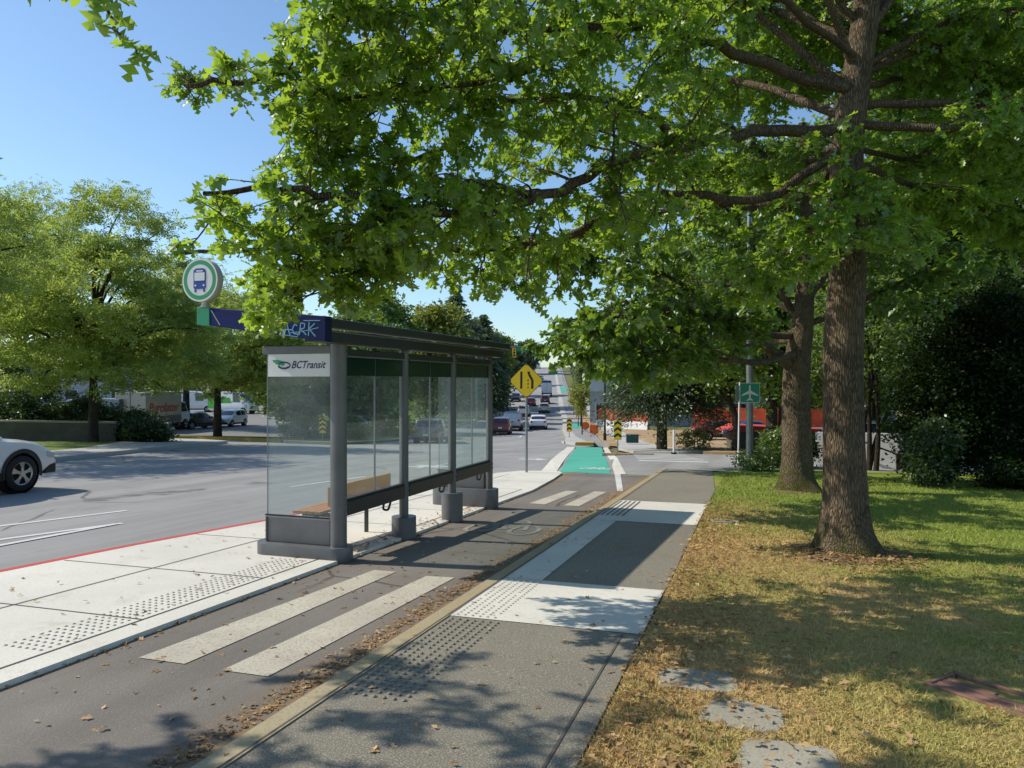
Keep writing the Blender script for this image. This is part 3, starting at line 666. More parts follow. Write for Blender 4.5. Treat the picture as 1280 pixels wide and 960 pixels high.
# second oak with low forked limbs
b2=Vector((.80,16.6,gz(.8,16.6)))
q=lambda x,y,z:b2+Vector((x,y,z))
tB=[(q(0,0,-.1),.40),(q(0,0,.25),.32),(q(0,0,1.0),.285),(q(-.02,0,2.0),.28),(q(.02,0,2.7),.25),(q(.12,0,3.6),.20),(q(.2,.1,5.2),.14),(q(.1,.2,7.5),.07)]
limB=[(D((992,466,15.7),(968,440,15.3),(945,424,14.8),(905,402,14),(860,385,13.2),(800,392,12.4),(740,400,11.8)),0.225,1.3,.35),
 (D((998,440,15.7),(960,452,14.6),(905,450,13.5),(860,440,12.8),(810,440,12)),0.135,1.2,.4),
 (D((1003,415,15.8),(985,380,15.6),(965,350,15.4),(930,290,15),(880,230,14.5)),0.165,1.1,.3),
 (D((1005,420,15.8),(940,415,15.2),(880,372,14.5),(800,330,14),(720,320,13.4)),0.135,1.2,.3),
 (D((1005,400,15.8),(940,360,17),(850,360,19),(760,390,20),(700,420,20.5)),0.150,1.2,.3),
 (D((1010,410,15.8),(1060,385,16),(1130,350,16.5),(1220,320,17)),0.135,1.1,.25),
 (D((1012,380,15.8),(1070,300,16.5),(1150,240,17),(1230,230,17)),0.120,1.1,.25),
 (D((1010,350,15.8),(960,200,16),(880,150,16.5),(790,200,17)),0.120,1.1,.2),
 (D((1010,300,15.9),(1020,180,17),(1080,100,18),(1180,80,18)),0.120,1.1,.2),
 (D((1010,420,15.9),(960,430,18),(890,440,20),(830,460,21.5),(770,462,22)),0.120,1.2,.3)]
def keepB(p):        # the lamp post sign stands in a gap of the foliage
    la,d=frame_of(p); px=640+la/d*F; py=478-(p.z-EYE)/d*F
    if 900<px<970 and py>442: return False
    if py>np.interp(px,[560,700,760,820,900,985,1020,1100],[440,462,478,490,470,440,430,470]): return False
    return True
limb_tree('oak_tree',b2,tB,limB,'oak with a low forked trunk behind the big oak, in front of the hedge','tree',(M['bark'],M['oak_far']),leaf=.18,step=.17,sub=(.8,1.9),per=8,droop=.3,twig_step=.15,tpl=OAK2,keep=keepB)
# oak behind the viewpoint: its outer branches reach over the kerb and into the top left corner of the picture
b3=Vector((1.0,-2.0,gz(1,-2)))
w3=lambda x,y,z:Vector((x,y,z))
tC=[(b3+Vector((0,0,-.1)),.5),(b3+Vector((0,0,.3)),.34),(b3+Vector((0,0,2)),.28),(b3+Vector((0,0,4)),.24),(b3+Vector((.1,-.2,7)),.12)]
limC=[([w3(1,-2,3.4),w3(-1.5,-1.6,4.6),w3(-4.5,0,5.2),w3(-6.2,1.3,4.8),w3(-7.2,2.3,4.2)],.11,.36,.5),
 ([w3(1,-2,3.6),w3(-2,-.9,5.2),w3(-4.6,1.0,5.7),w3(-6.1,2.4,5.1),w3(-7.0,3.6,4.4)],.10,.42,.5),
 ([w3(1,-2,4.0),w3(-1.5,-.5,5.6),w3(-3.5,1.2,6.1),w3(-4.9,2.2,5.6)],.08,.38,.45),
 ([w3(-3.4,1.9,5.6),w3(-3.6,2.8,4.9),w3(-3.68,3.35,4.3),w3(-3.66,3.56,3.95),w3(-3.62,3.62,3.74)],.02,1.5,.70)]
def keepC(p):
    la,d=frame_of(p)
    if d<.3: return True
    px=640+la/d*F; py=478-(p.z-EYE)/d*F
    return (px<-12 or py<-15) or (105<px<182 and py<75)
limb_tree('oak_tree',b3,tC,limC,'oak with one leafy twig hanging into the top left corner of the sky','tree',OAKM,leaf=.145,step=.13,sub=(.5,1.2),per=8,droop=.3,keep=keepC,twig_step=.11)
# ------------------------------------------------------------------ other trees, shrubs, hedges
def G(lat,d,off=0.0):
    x,y=C(lat,d); return Vector((x,y,gz(x,y)+off))
LOC=(M['bark2'],M['locust'])
cloud_tree('locust_tree',G(-18.1,33.2),10.6,.20,[(0,0,5.9,5.4,5.2,3.6),(-3.4,.5,4.6,3.2,3,2.6),(3.2,0,4.2,3.4,3,2.5),(1.2,0,9.6,2.4,2.2,1.5)],330,80,.27,'feathery yellow green locust tree behind the stone wall, trunk nearest the street corner',LOC,tpl=SPRAY,clump_r=.85,flat=.30,limbs=40,shell=.35)
cloud_tree('locust_tree',G(-18.9,49.3),10.8,.26,[(0,0,6.0,6.0,5.6,3.5),(4.4,0,5.0,3,3,2.6),(-4,0,6.0,3.5,3,2.4)],310,75,.34,'locust tree with a dark trunk rising from the yellow kerbed island',LOC,tpl=SPRAY,clump_r=1.0,flat=.30,limbs=36,shell=.35)
cloud_tree('locust_tree',G(-19.2,23.8),10,.2,[(0,0,6.6,4.3,4.3,3.0)],150,90,.22,'feathery locust tree cut by the left edge of the picture',LOC,tpl=SPRAY,clump_r=.9,flat=.30,limbs=36,shell=.35)
cloud_tree('tall_tree',G(-45,70),24,.35,[(0,0,15,6,6,7.5),(5.0,0,12,4,4,4)],230,60,.36,'tallest airy tree at the left edge, rising behind the locust trees',LOC,tpl=SPRAY,clump_r=1.5,flat=.5,limbs=40,shell=.3)
cloud_tree('tall_tree',G(-28,66),16,.3,[(0,0,10,4.5,4.5,5)],130,70,.32,'airy tree with a sparse spiky top between the two locust trees',LOC,tpl=SPRAY,clump_r=1.4,flat=.5,limbs=40,shell=.3)
for (la,d,h,w,mk,lab) in [(-15.5,58,9,4.2,'mixed','rounded tree seen through the etched end glass of the shelter'),(-13.5,66,10.5,4.2,'mixed','green tree behind the hedge, seen through the first pane of the shelter'),
   (-15,84,15,5.2,'mixed','broad tree far behind the second bay of the shelter'),(-9.5,92,14.5,4.6,'yellowish','yellow green tree just above the middle of the shelter roof'),
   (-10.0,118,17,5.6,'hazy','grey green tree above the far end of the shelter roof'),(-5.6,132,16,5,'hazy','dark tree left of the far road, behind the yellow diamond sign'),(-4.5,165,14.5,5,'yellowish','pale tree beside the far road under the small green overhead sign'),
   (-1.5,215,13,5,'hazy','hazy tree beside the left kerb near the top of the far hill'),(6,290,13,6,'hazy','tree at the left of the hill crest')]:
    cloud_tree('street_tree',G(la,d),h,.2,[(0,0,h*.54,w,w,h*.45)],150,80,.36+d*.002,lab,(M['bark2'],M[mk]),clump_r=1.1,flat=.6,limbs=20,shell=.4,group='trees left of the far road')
conifer('conifer_tree',G(-7.6,104),18,.3,5.2,1.5,'grey conifer standing behind the far half of the shelter roof',(M['bark2'],M['hazy']),230,.8,70)
conifer('conifer_tree',G(-4.6,128),16,.3,5.0,1.5,'dark conifer between the shelter roof end and the yellow sign',(M['bark2'],M['hazy']),220,.85,70)
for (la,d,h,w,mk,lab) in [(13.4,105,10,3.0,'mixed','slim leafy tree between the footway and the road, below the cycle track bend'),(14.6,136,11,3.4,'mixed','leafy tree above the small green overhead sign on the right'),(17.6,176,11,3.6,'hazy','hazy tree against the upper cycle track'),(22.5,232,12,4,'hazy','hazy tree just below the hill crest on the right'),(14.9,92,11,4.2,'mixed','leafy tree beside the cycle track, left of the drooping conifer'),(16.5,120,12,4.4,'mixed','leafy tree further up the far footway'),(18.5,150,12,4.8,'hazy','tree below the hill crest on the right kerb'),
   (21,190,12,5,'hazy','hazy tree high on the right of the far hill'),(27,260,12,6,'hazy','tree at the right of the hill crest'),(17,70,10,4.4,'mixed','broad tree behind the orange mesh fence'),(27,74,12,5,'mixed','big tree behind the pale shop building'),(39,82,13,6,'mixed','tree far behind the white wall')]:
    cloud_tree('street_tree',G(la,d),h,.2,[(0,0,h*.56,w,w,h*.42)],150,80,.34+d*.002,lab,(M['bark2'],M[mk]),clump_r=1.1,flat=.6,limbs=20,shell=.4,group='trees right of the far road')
conifer('conifer_tree',G(8.1,41.5),9.5,.30,3.5,2.5,'drooping conifer with a dark straight trunk beside the green utility box',(M['bark2'],M['conifer']),330,.19,330,droop=.34,spread=.10)
for (la,d,lab,h) in [(5.75,63,'young pale tree nearest the orange signs in the planting strip',4.6),(6.9,80,'young yellowish tree in the middle of the planting strip',4.8),(9.0,112,'young tree farthest up the planting strip',5)]:
    cloud_tree('young_tree',G(la,d),h,.05,[(0,0,h*.62,.75,.75,h*.36)],46,40,.17,lab,(M['bark2'],M['yellowish']),clump_r=.38,flat=.8,limbs=14,shell=.2,group='young trees along the cycle track')
cloud_tree('shade_tree',G(13.4,38),10.5,.24,[(0,0,6.6,5,4.5,3.0)],170,80,.24,'dark leafy tree with a straight trunk beyond the side street',(M['bark2'],M['oak_far']),clump_r=1.0,limbs=26,shell=.3)
cloud_tree('shade_tree',G(11.2,38.5),8.5,.2,[(0,0,5.6,4.2,4,2.6)],120,80,.24,'dark tree with a leaning trunk behind the aeroplane sign',(M['bark2'],M['oak_far']),clump_r=1.0,limbs=26,shell=.3,lean=(-1.2,0))
cloud_tree('small_tree',G(10.1,21.7),5.6,.075,[(0,0,4.0,2.3,2.2,1.7)],110,60,.14,'small many stemmed tree between the big oak and the dark cypress',(M['bark2'],M['mixed']),clump_r=.5,limbs=24,shell=.3,n_stem=4)
for (la,d,h,w,lab) in [(15,27,14.5,5.2,'tall shade tree rising behind the dark cypress'),(21,29,15.5,6,'shade tree at the right edge of the lawn'),(11.5,34,14,5.4,'shade tree behind the hedge, right of the forked oak'),(19,40,13.5,6,'tall tree far behind the white wall'),(7.5,19.5,0,0,'')]:
    if h: cloud_tree('shade_tree',G(la,d),h,.26,[(0,0,h*.58,w,w,h*.42)],300,120,.24,lab,(M['bark2'],M['oak_far']),clump_r=1.0,limbs=30,shell=.25)
DC=(M['bark2'],M['dark_conifer'])
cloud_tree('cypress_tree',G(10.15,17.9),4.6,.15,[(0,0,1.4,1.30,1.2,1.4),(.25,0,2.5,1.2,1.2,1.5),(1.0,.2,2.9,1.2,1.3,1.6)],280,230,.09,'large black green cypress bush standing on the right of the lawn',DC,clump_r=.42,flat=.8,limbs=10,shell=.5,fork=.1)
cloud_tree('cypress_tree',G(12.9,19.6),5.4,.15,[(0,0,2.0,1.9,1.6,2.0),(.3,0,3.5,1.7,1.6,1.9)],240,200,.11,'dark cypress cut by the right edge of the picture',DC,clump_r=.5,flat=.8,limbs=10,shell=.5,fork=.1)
HM=(M['bark2'],M['hedge'])
def shrub(name,loc,rx,ry,h,label,mats=HM,n=60,per=60,leaf=.10,group=None,cl=.25):
    return cloud_tree(name,loc,h*.7,.03,[(0,0,h*.45,rx,ry,h*.55)],n,per,leaf,label,mats,'shrub',group,clump_r=cl,flat=.8,limbs=6,shell=.55,fork=.05)
shrub('shrub',G(9.1,16.6),.55,.5,1.5,'green shrub catching a little sun at the foot of the dark cypress',HM,50,60,.09)
shrub('shrub',G(10.6,16.3),.5,.45,.5,'low dark shrub at the right edge of the lawn',DC,40,50,.09)
shrub('shrub',G(6.55,20.9),.55,.5,.5,'low bush wrapped around the foot of the lamp post with the aeroplane sign',(M['bark2'],M['mixed']),40,50,.08)
shrub('shrub',G(7.75,22.4),.42,.45,1.05,'upright light green shrub left of the forked oak trunk',(M['bark2'],M['mixed']),50,60,.09)
shrub('shrub',G(8.5,22.8),.55,.5,.95,'dark clipped hedge bush between the two oak trunks',DC,60,60,.09)
shrub('shrub',G(10.1,42.5),.9,.9,1.1,'bright green bush at the foot of the drooping conifer',(M['bark2'],M['yellowish']),30,40,.14)
for i,(la,d,rx,h,lab) in enumerate([(-23.0,35.2,2.4,2.0,'dark hedge bush above the stone wall at the left edge'),(-19.9,35.6,2.0,1.95,'dark hedge bush above the stone wall, left of the locust trunk'),(-18.0,36.6,1.0,1.3,'dark hedge bush right of the locust trunk'),(-16.9,35.0,1.15,.78,'clipped round shrub at the end of the stone wall, nearest the corner'),(-24.3,38,2.6,4.6,'tall dark shrub rising at the far left behind the hedge')]):
    shrub('hedge',G(la,d),rx,.9,h,lab,(M['bark2'],M['hedge']),150,90,.14,'hedges behind the street corner',.4)
for i,(la,d,rx,h,lab) in enumerate([(-10.9,50,1.8,1.6,'sunlit shrub seen through the first bay of the shelter'),(-13.6,50,1.6,1.3,'low shrub left of the parked white car'),(-8.9,57,1.6,1.7,'shrub seen through the second bay of the shelter')]):
    shrub('shrub',G(la,d),rx,1.0,h,lab,(M['bark2'],M['mixed']),60,50,.17,'shrubs on the verge across the road',.4)
# far wooded backdrop: reads as one mass
def woods(name,pts,h,n,leaf,mat):
    P=[];A=[]
    for (la,d) in pts:
        for k in range(n):
            a=random.gauss(0,1); x,y=C(la+random.gauss(0,5),d+random.gauss(0,4)); P.append((x,y,gz(x,y)+abs(random.gauss(h*.45,h*.28)))); A.append((random.gauss(0,1),random.gauss(0,1),random.gauss(-.2,.5)))
    return tag(leaf_mesh(name,P,A,leaf*RNG.uniform(.6,1.4,size=len(P)),SPRAY,mat,None),'far woods behind the streets','woods',kind='stuff')
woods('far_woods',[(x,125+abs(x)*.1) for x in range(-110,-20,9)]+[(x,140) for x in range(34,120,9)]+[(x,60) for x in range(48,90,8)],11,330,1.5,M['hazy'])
# ------------------------------------------------------------------ grass and fallen leaves
holes=[(-.34,4.80,.21,.165),(-.06,4.33,.185,.17),(.15,3.84,.21,.19),(1.28,5.1,.33,.21),(-.44,11.63,.25,.2)]
n=270000; u=RNG.random(n); gy=2.4+ (24-2.4)*u**2.0*.9; gx=-.77+RNG.random(n)**1.15*(1.5+gy*.62)
ok=np.ones(n,bool)
for hx,hy,a,c in holes: ok&=~((abs(gx-hx)<a)&(abs(gy-hy)<c))
ok&=((gx-.98)**2+(gy-9.58)**2>.16)&(gy<20.9)
gx,gy=gx[ok],gy[ok]; gzv=np.array([gz(x,y) for x,y in zip(gx,gy)])-.006+.04*np.clip(1-np.hypot(gx-.98,gy-9.58)/.75,0,1)
far=np.clip(gy/6,1,3.0)
leaf_mesh_o=leaf_mesh('grass',np.c_[gx,gy,gzv],np.c_[RNG.normal(size=(len(gx),2))*.75,np.full(len(gx),.75)],.042*RNG.uniform(.5,1.5,size=len(gx))*.86*far**.45,(np.array([(-.07,0,0),(.07,0,0),(.02,1,.15)])*np.array([[1,1,1]]),[(0,1,2)]),M['blade'],None,upbias=0)
tag(leaf_mesh_o,'short patchy lawn grass, green in the shade and straw coloured by the path','grass',kind='stuff')
P=[];S=[]
def scat(nn,fx,fy,zf,s):
    for _ in range(nn):
        x=fx();y=fy(); P.append((x,y,zf(x,y)+.006+random.random()*.012)); S.append(s*random.uniform(.4,1.3))
g_=random.gauss; rz_=lambda x,y:road_off(x,y)
scat(1300,lambda:-2.52-abs(g_(0,.09)),lambda:random.uniform(2.4,7.5),rz_,.026)
scat(700,lambda:-2.53-abs(g_(0,.08)),lambda:random.uniform(7.5,16),rz_,.028)
scat(170,lambda:random.uniform(-4.1,-2.6),lambda:random.uniform(3,9),rz_,.04)
scat(260,lambda:-4.24+abs(g_(0,.05)),lambda:random.uniform(3,14),rz_,.04)
scat(330,lambda:-4.22-abs(g_(0,.17)),lambda:random.uniform(7.2,12.5),lambda x,y:gz(x,y)+.006,.04)
scat(140,lambda:random.uniform(-6.5,-4.3),lambda:random.uniform(4,12),lambda x,y:gz(x,y)+.006,.035)
scat(130,lambda:random.uniform(-2.4,-.8),lambda:random.uniform(3,10),gz,.035)
scat(1900,lambda:-.80+abs(g_(0,.45)),lambda:random.uniform(3,14),lambda x,y:gz(x,y)+.014,.045)
scat(500,lambda:.98+g_(0,.5),lambda:9.3+g_(0,.4),lambda x,y:gz(x,y)+.05*max(0,1-math.hypot(x-.98,y-9.55)/1.0)+.01,.06)
scat(900,lambda:-.7+abs(g_(0,1.6)),lambda:random.uniform(3.2,11),lambda x,y:gz(x,y)+.012,.045)
tag(leaf_mesh('fallen_leaves',P,np.c_[RNG.normal(size=(len(P),2)),RNG.normal(size=len(P))*.12],np.array(S)*1.25,OAK2,M['litter'],None,upbias=2.5),'dry brown leaves lying along the kerbs and on the lawn','leaf litter',kind='stuff')
def mound(x0,y0,r,h):
    m=MB(); n=28; rings=[(.0,h*1.0),(.35,h*.95),(.6,h*.6),(.85,h*.2),(1.0,-.02)]; vs=[];fs=[]
    for f,zz in rings:
        for k in range(n):
            a=2*math.pi*k/n; rad=r*f*(1+.18*math.sin(3*a+1)+.10*math.sin(5*a)); x,y=x0+rad*math.cos(a),y0+rad*math.sin(a); vs.append((x,y,gz(x,y)+zz*(1+.25*math.sin(4*a+f*5))))
    for i in range(len(rings)-1):
        for k in range(n): fs.append((i*n+k,i*n+(k+1)%n,(i+1)*n+(k+1)%n,(i+1)*n+k))
    m.add(vs,fs); return tag(m.build('soil_mound',M['mound'],smooth=True),kind='structure')
M['mound']=surf('soil and dead leaves',(.13,.085,.045),(.22,.15,.08),3,30,(.32,.22,.11),.6,.95,.02)
mound(.98,9.58,.72,.05); mound(.8,16.6,.62,.04)
# paving stones, drain lid, cover
def stone(x,y,rz,a,b,label):
    m=MB(); o=[(a*k[0]+random.gauss(0,.007),b*k[1]+random.gauss(0,.007)) for k in [(-.98,-.86),(-.6,-.95),(-.2,-1),(.3,-.96),(.8,-.9),(.98,-.7),(1,-.2),(.97,.3),(.86,.8),(.6,.97),(.1,.95),(-.4,1),(-.85,.9),(-.98,.5),(-1.02,-.2)]]
    m.prism(o,-.05,.008); ob=m.build('paving_stone',M['stone'],None,bevel=.008); ob.location=(x,y,gz(x,y)-.008); ob.rotation_euler=(R(-1.9),0,rz)
    tag(ob,label,'paving stone','stepping stones sunk in the lawn')
stone(-.34,4.80,.15,.24,.19,'pale paving stone farthest from the viewer and closest to the path')
stone(-.06,4.33,-.25,.21,.20,'darker middle paving stone of the three in the lawn')
stone(.15,3.84,-.1,.23,.22,'paving stone nearest the bottom edge, half out of the picture')
t=thing('drain_lid',(1.30,5.1,gz(1.3,5.1)-.016),R(-40),'brown slatted drain lid sunk in the grass at the lower right','drain lid')
m=MB(); m.box(-.29,.29,-.17,-.145,-.05,.03).box(-.29,.29,.145,.17,-.05,.03).box(-.29,-.265,-.145,.145,-.05,.03).box(.265,.29,-.145,.145,-.05,.03); m.build('frame',M['grate'],t,bevel=.006)
m=MB(); m.box(-.265,.265,-.145,.145,-.10,-.09); m.build('pit',M['joint'],t)
for k in range(4):
    y0=-.135+k*.052; m=MB(); m.box(-.262,.262 if k<3 else .02,y0,y0+.04,-.02,.022); m.build('slat',M['grate'],t,bevel=.005)
m=MB(); m.box(-.19,.19,-.13,.13,-.04,.018); o=m.build('utility_cover',M['stone'],None,bevel=.006); o.location=(-.42,11.6,gz(-.42,11.6)); o.rotation_euler=(R(-1.9),0,.1); tag(o,'small pale concrete cover in the grass between the path and the big oak','utility cover')
# ------------------------------------------------------------------ bus shelter
SH=thing('bus_shelter',(-4.27,7.3,gz(-4.27,7.3)),R(-1.2),'grey steel and glass bus shelter with a navy beam, round bus sign and transit lettering','bus shelter')
ys=[0,1.54,3.08,4.62]
for i,y in enumerate(ys):
    r=.088 if i==0 else .058; m=MB(); m.tube([(0,y,.0-.033*y),(0,y,2.34)],r,24); po=m.build('post',M['steel'],SH,smooth=True)
    if 0<i<3:
        zb=-.033*y-.02; m=MB(); m.tube([(0,y,zb),(0,y,[0,.20,.29,.3][i])],.155,28); m.build('post_base',M['steel'],po,smooth=True)
for i,y in enumerate(ys):
    r=.088 if i==0 else .058
    for z in (.49,.555,2.20): m=MB(); m.tube([(r-.006,y,z),(r+.008,y,z)],.013,8); m.build('bolt',M['galv'],SH,smooth=True)
def rounded(x0,x1,y0,y1,r=.12,n=6):
    pts=[]
    for cx,cy,a0 in ((x1-r,y1-r,0),(x0+r,y1-r,90),(x0+r,y0+r,180),(x1-r,y0+r,270)):
        for k in range(n+1): a=R(a0+90*k/n); pts.append((cx+r*math.cos(a),cy+r*math.sin(a)))
    return pts
for y,lab in ((0,'near'),(4.62,'far')):
    z=-.033*y; hb=.135 if y==0 else .30
    m=MB(); m.prism(rounded(-1.0,.15,y-.16,y+.16,.155),z-.03,z+hb); m.build('end_plinth',M['steel'],SH,smooth=True,bevel=.008)
    m=MB(); m.box(-.90,-.075,y-.05,y+.05,z+hb+.002,.415); m.build('end_box',M['steel'],SH,bevel=.008)
    m=MB(); m.box(-.88,-.862,y-.056,y+.056,z+hb+.004,.41); m.build('end_box_trim',M['steel_dark'],SH)
    m=MB(); m.add([(-.90,y,.415),(-.08,y,.415),(-.08,y,2.205),(-.90,y,2.205)],[(0,1,2,3)]); m.build('end_pane',M['glass_etched'],SH,recalc=False); m=MB(); m.box(-.906,-.8995,y-.006,y+.006,.415,2.2); m.build('pane_edge',M['galv'],SH)
    m=MB(); m.box(-.95,-.075,y-.035,y+.035,2.205,2.29); m.build('header_rail',M['steel'],SH,bevel=.006)
    m=MB(); m.box(-.93,-.08,y-.012,y+.012,.412,.43); m.build('pane_channel',M['steel_dark'],SH)
m=MB(); m.box(-.875,-.088,-.03,-.012,1.955,2.20); sb=m.build('sign_board',M['white'],SH)
m=MB(); text_on(m,'BCTransit',.115,-.575,-.033,2.045,.35,.44); m.build('lettering',M['logo_navy'],sb)
m=MB(); m.add([(p[0],-.033,p[1]) for p in [(-.825,2.135),(-.76,2.14),(-.70,2.128),(-.655,2.115),(-.66,2.085),(-.69,2.068),(-.70,2.085),(-.735,2.063),(-.74,2.085),(-.775,2.09),(-.77,2.10),(-.81,2.115),(-.80,2.12)]],[tuple(range(13))]); m.build('emblem_wing',M['logo_green'],sb)
m=MB(); m.ribbon([(-.665+.078*math.cos(a),2.078+.033*math.sin(a)) for a in [R(150-20*k*1.0) for k in range(17)]],.014,-.0335); m.ribbon([(-.735,2.06),(-.69,2.045),(-.64,2.045),(-.60,2.06)],.02,-.034); m.build('emblem_ring',M['logo_navy'],sb)
for i in range(3):
    a,b_=ys[i]+(.09 if i==0 else .06),ys[i+1]-.06; mid=(a+b_)/2
    m=MB(); m.box(-.05,.05,a,b_,.44,.60); m.build('lower_rail',M['steel_dark'],SH,bevel=.01)
    m=MB(); m.box(-.03,.03,a,b_,.602,.622); m.build('glazing_channel',M['black'],SH)
    m=MB(); m.box(-.045,.045,a,b_,2.18,2.255); m.build('top_rail',M['steel_dark'],SH,bevel=.006)
    m=MB(); m.box(.046,.058,a,b_,2.165,2.18); m.build('rail_lip',M['galv'],SH)
    for p,q_ in ((a+.005,mid-.004),(mid+.004,b_-.005)):
        m=MB(); m.add([(0,p,.622),(0,q_,.622),(0,q_,2.18),(0,p,2.18)],[(0,1,2,3)]); gp_=m.build('glass_pane',M['glass'],SH,recalc=False)
        m=MB(); m.box(.008,.011,p,q_,1.965,2.178); m.build('green_band',M['greenband'],gp_)
    m=MB(); m.box(-.01,.012,mid-.003,mid+.003,.63,2.178); m.build('pane_joint',M['galv'],SH)
for y in (1.1,2.75,4.2):
    m=MB(); m.tube(smooth_path([(-.03,y-.02,.44),(-.05,y-.01,.36),(-.05,y+.1,.33),(-.05,y+.14,.36),(-.03,y+.15,.44)],3),.014,8); m.build('rail_hook',M['black'],SH,smooth=True)
m=MB(); m.prism([(.30,2.43),(.30,2.525),(-1.30,2.69),(-1.30,2.62)],-.62,4.82,'xz'); m.build('roof',M['steel_dark'],SH,bevel=.012)
m=MB(); m.box(-.055,.16,-.55,4.75,2.30,2.425); m.build('roof_beam',M['steel_dark'],SH,bevel=.006)
m=MB(); m.box(.16,.172,-.5,4.74,2.405,2.42); m.build('gutter_lip',M['galv'],SH)
for y in ys: m=MB(); m.prism([(-.04,2.34),(-.04,2.42),(-1.2,2.6),(-1.2,2.56)],y-.03,y+.03,'xz'); m.build('roof_arm',M['steel_dark'],SH)
m=MB(); m.prism([(.31,2.285),(.31,2.535),(-1.06,2.655),(-1.06,2.475)],-.74,-.625,'xz'); nb=m.build('beam',M['navy'],SH,bevel=.006)
m=MB(); m.prism([(-1.062,2.472),(-1.062,2.66),(-1.22,2.672),(-1.22,2.485)],-.745,-.62,'xz'); m.build('beam_cap',M['teal'],SH,bevel=.006)
m=MB(); m.ribbon([(-1.04,2.63),(-.93,2.475)],.012,-.743); m.build('beam_pinstripe',M['galv'],nb)
m=MB(); gx0,gz0=-.21,2.33
def gl(pts,w=.011): m.ribbon([(gx0+p[0]*.4,gz0+p[1]*.17) for p in pts],w,-.7425)
gl([(.05,.1),(.14,.55),(.2,.95),(.24,.5),(.3,.12)]); gl([(.0,.42),(.18,.5),(.38,.45)]); gl([(.5,.7),(.42,.78),(.36,.5),(.4,.25),(.52,.2)]); gl([(.56,.15),(.6,.85),(.72,.8),(.7,.55),(.6,.5),(.76,.15)])
gl([(.82,.1),(.84,.9)]); gl([(1.0,.8),(.84,.5),(1.02,.05)]); gl([(.3,.3),(.6,.34),(1.1,.55)],.007); gl([(.68,.98),(1.15,.96)],.008); gl([(.1,.2),(.5,.05),(.55,.3)],.007); m.build('graffiti',M['graffiti'],nb)
m=MB(); m.ribbon([(gx0+.0,gz0+.03),(gx0+.02,gz0+.1),(gx0+.05,gz0+.05)],.02,-.7422); m.ribbon([(gx0+.04,gz0+.0),(gx0+.06,gz0+.08)],.018,-.7423); m.build('graffiti',M['graffiti_y'],nb)
# round bus sign on the beam end
m=MB(); m.tube([(-1.16,-.69,2.50),(-1.16,-.69,2.76)],.036,16); m.tube([(-1.16,-.69,2.66),(-1.16,-.69,2.685)],.05,16); m.build('sign_neck',M['cream'],SH,smooth=True)
def disc(m,cx,cz,r0,r1,y,n=48):
    vs=[];fs=[]
    for k in range(n):
        a=2*math.pi*k/n; vs+=[(cx+r1*math.cos(a),y,cz+r1*math.sin(a)),(cx+r0*math.cos(a),y,cz+r0*math.sin(a))]
    for k in range(n): j=(k+1)%n; fs.append((2*k,2*k+1,2*j+1,2*j))
    m.add(vs,fs)
scx,scz=-1.17,2.945
m=MB(); m.tube([(scx,-.755,scz),(scx,-.665,scz)],.222,48); rs=m.build('round_sign',M['cream'],SH,smooth=True,bevel=.008)
m=MB(); disc(m,scx,scz,.205,.222,-.7575); m.build('sign_rim',M['white'],rs,recalc=False)
m=MB(); disc(m,scx,scz,.160,.205,-.7575); m.build('sign_ring',M['logo_green'],rs,recalc=False)
m=MB(); disc(m,scx,scz,.001,.160,-.7575); m.build('sign_face',M['white'],rs,recalc=False)
def rr(cx,cz,w,h,r=.012):
    pts=[]
    for sx,sz,a0 in ((1,1,0),(-1,1,90),(-1,-1,180),(1,-1,270)):
        for k in range(4): a=R(a0+30*k); pts.append((cx+sx*(w/2-r)+r*math.cos(a),cz+sz*(h/2-r)+r*math.sin(a)))
    return pts
def plate(m,pts,y): m.add([(p[0],y,p[1]) for p in pts],[tuple(range(len(pts)))])
m=MB(); plate(m,rr(scx,scz+.01,.155,.205,.022),-.760); plate(m,rr(scx-.055,scz-.105,.024,.04,.006),-.7595); plate(m,rr(scx+.055,scz-.105,.024,.04,.006),-.7595); plate(m,rr(scx,scz+.105,.11,.03,.012),-.7598); m.build('bus_symbol',M['bus_blue'],rs,recalc=False)
m=MB(); plate(m,rr(scx,scz+.035,.128,.085,.008),-.7625); plate(m,rr(scx,scz+.093,.085,.014,.004),-.7625)
for s in (-1,1): plate(m,rr(scx+s*.052,scz-.055,.022,.022,.0105),-.7625)
m.build('bus_symbol_window',M['white'],rs,recalc=False)
# wooden bench inside
BN=thing('bench',(-4.62,7.62,gz(-4.6,7.6)),R(-1.2),'warm wooden bench inside the near bay of the bus shelter','bench')
m=MB()
for k in range(4): m.box(-.44+k*.095,-.44+k*.095+.085,0,1.45,.40,.435)
m.build('seat',M['wood'],BN,bevel=.005)
m=MB(); m.box(.02,.055,0,1.45,.50,.72); m.build('backrest',M['wood'],BN,bevel=.006)
for y in (.15,1.3):
    m=MB(); m.box(-.40,0,y-.02,y+.02,.355,.398); m.box(-.24,-.20,y-.02,y+.02,-.06,.355); m.box(0.0,.018,y-.02,y+.02,.355,.70); m.build('leg',M['steel_dark'],BN)
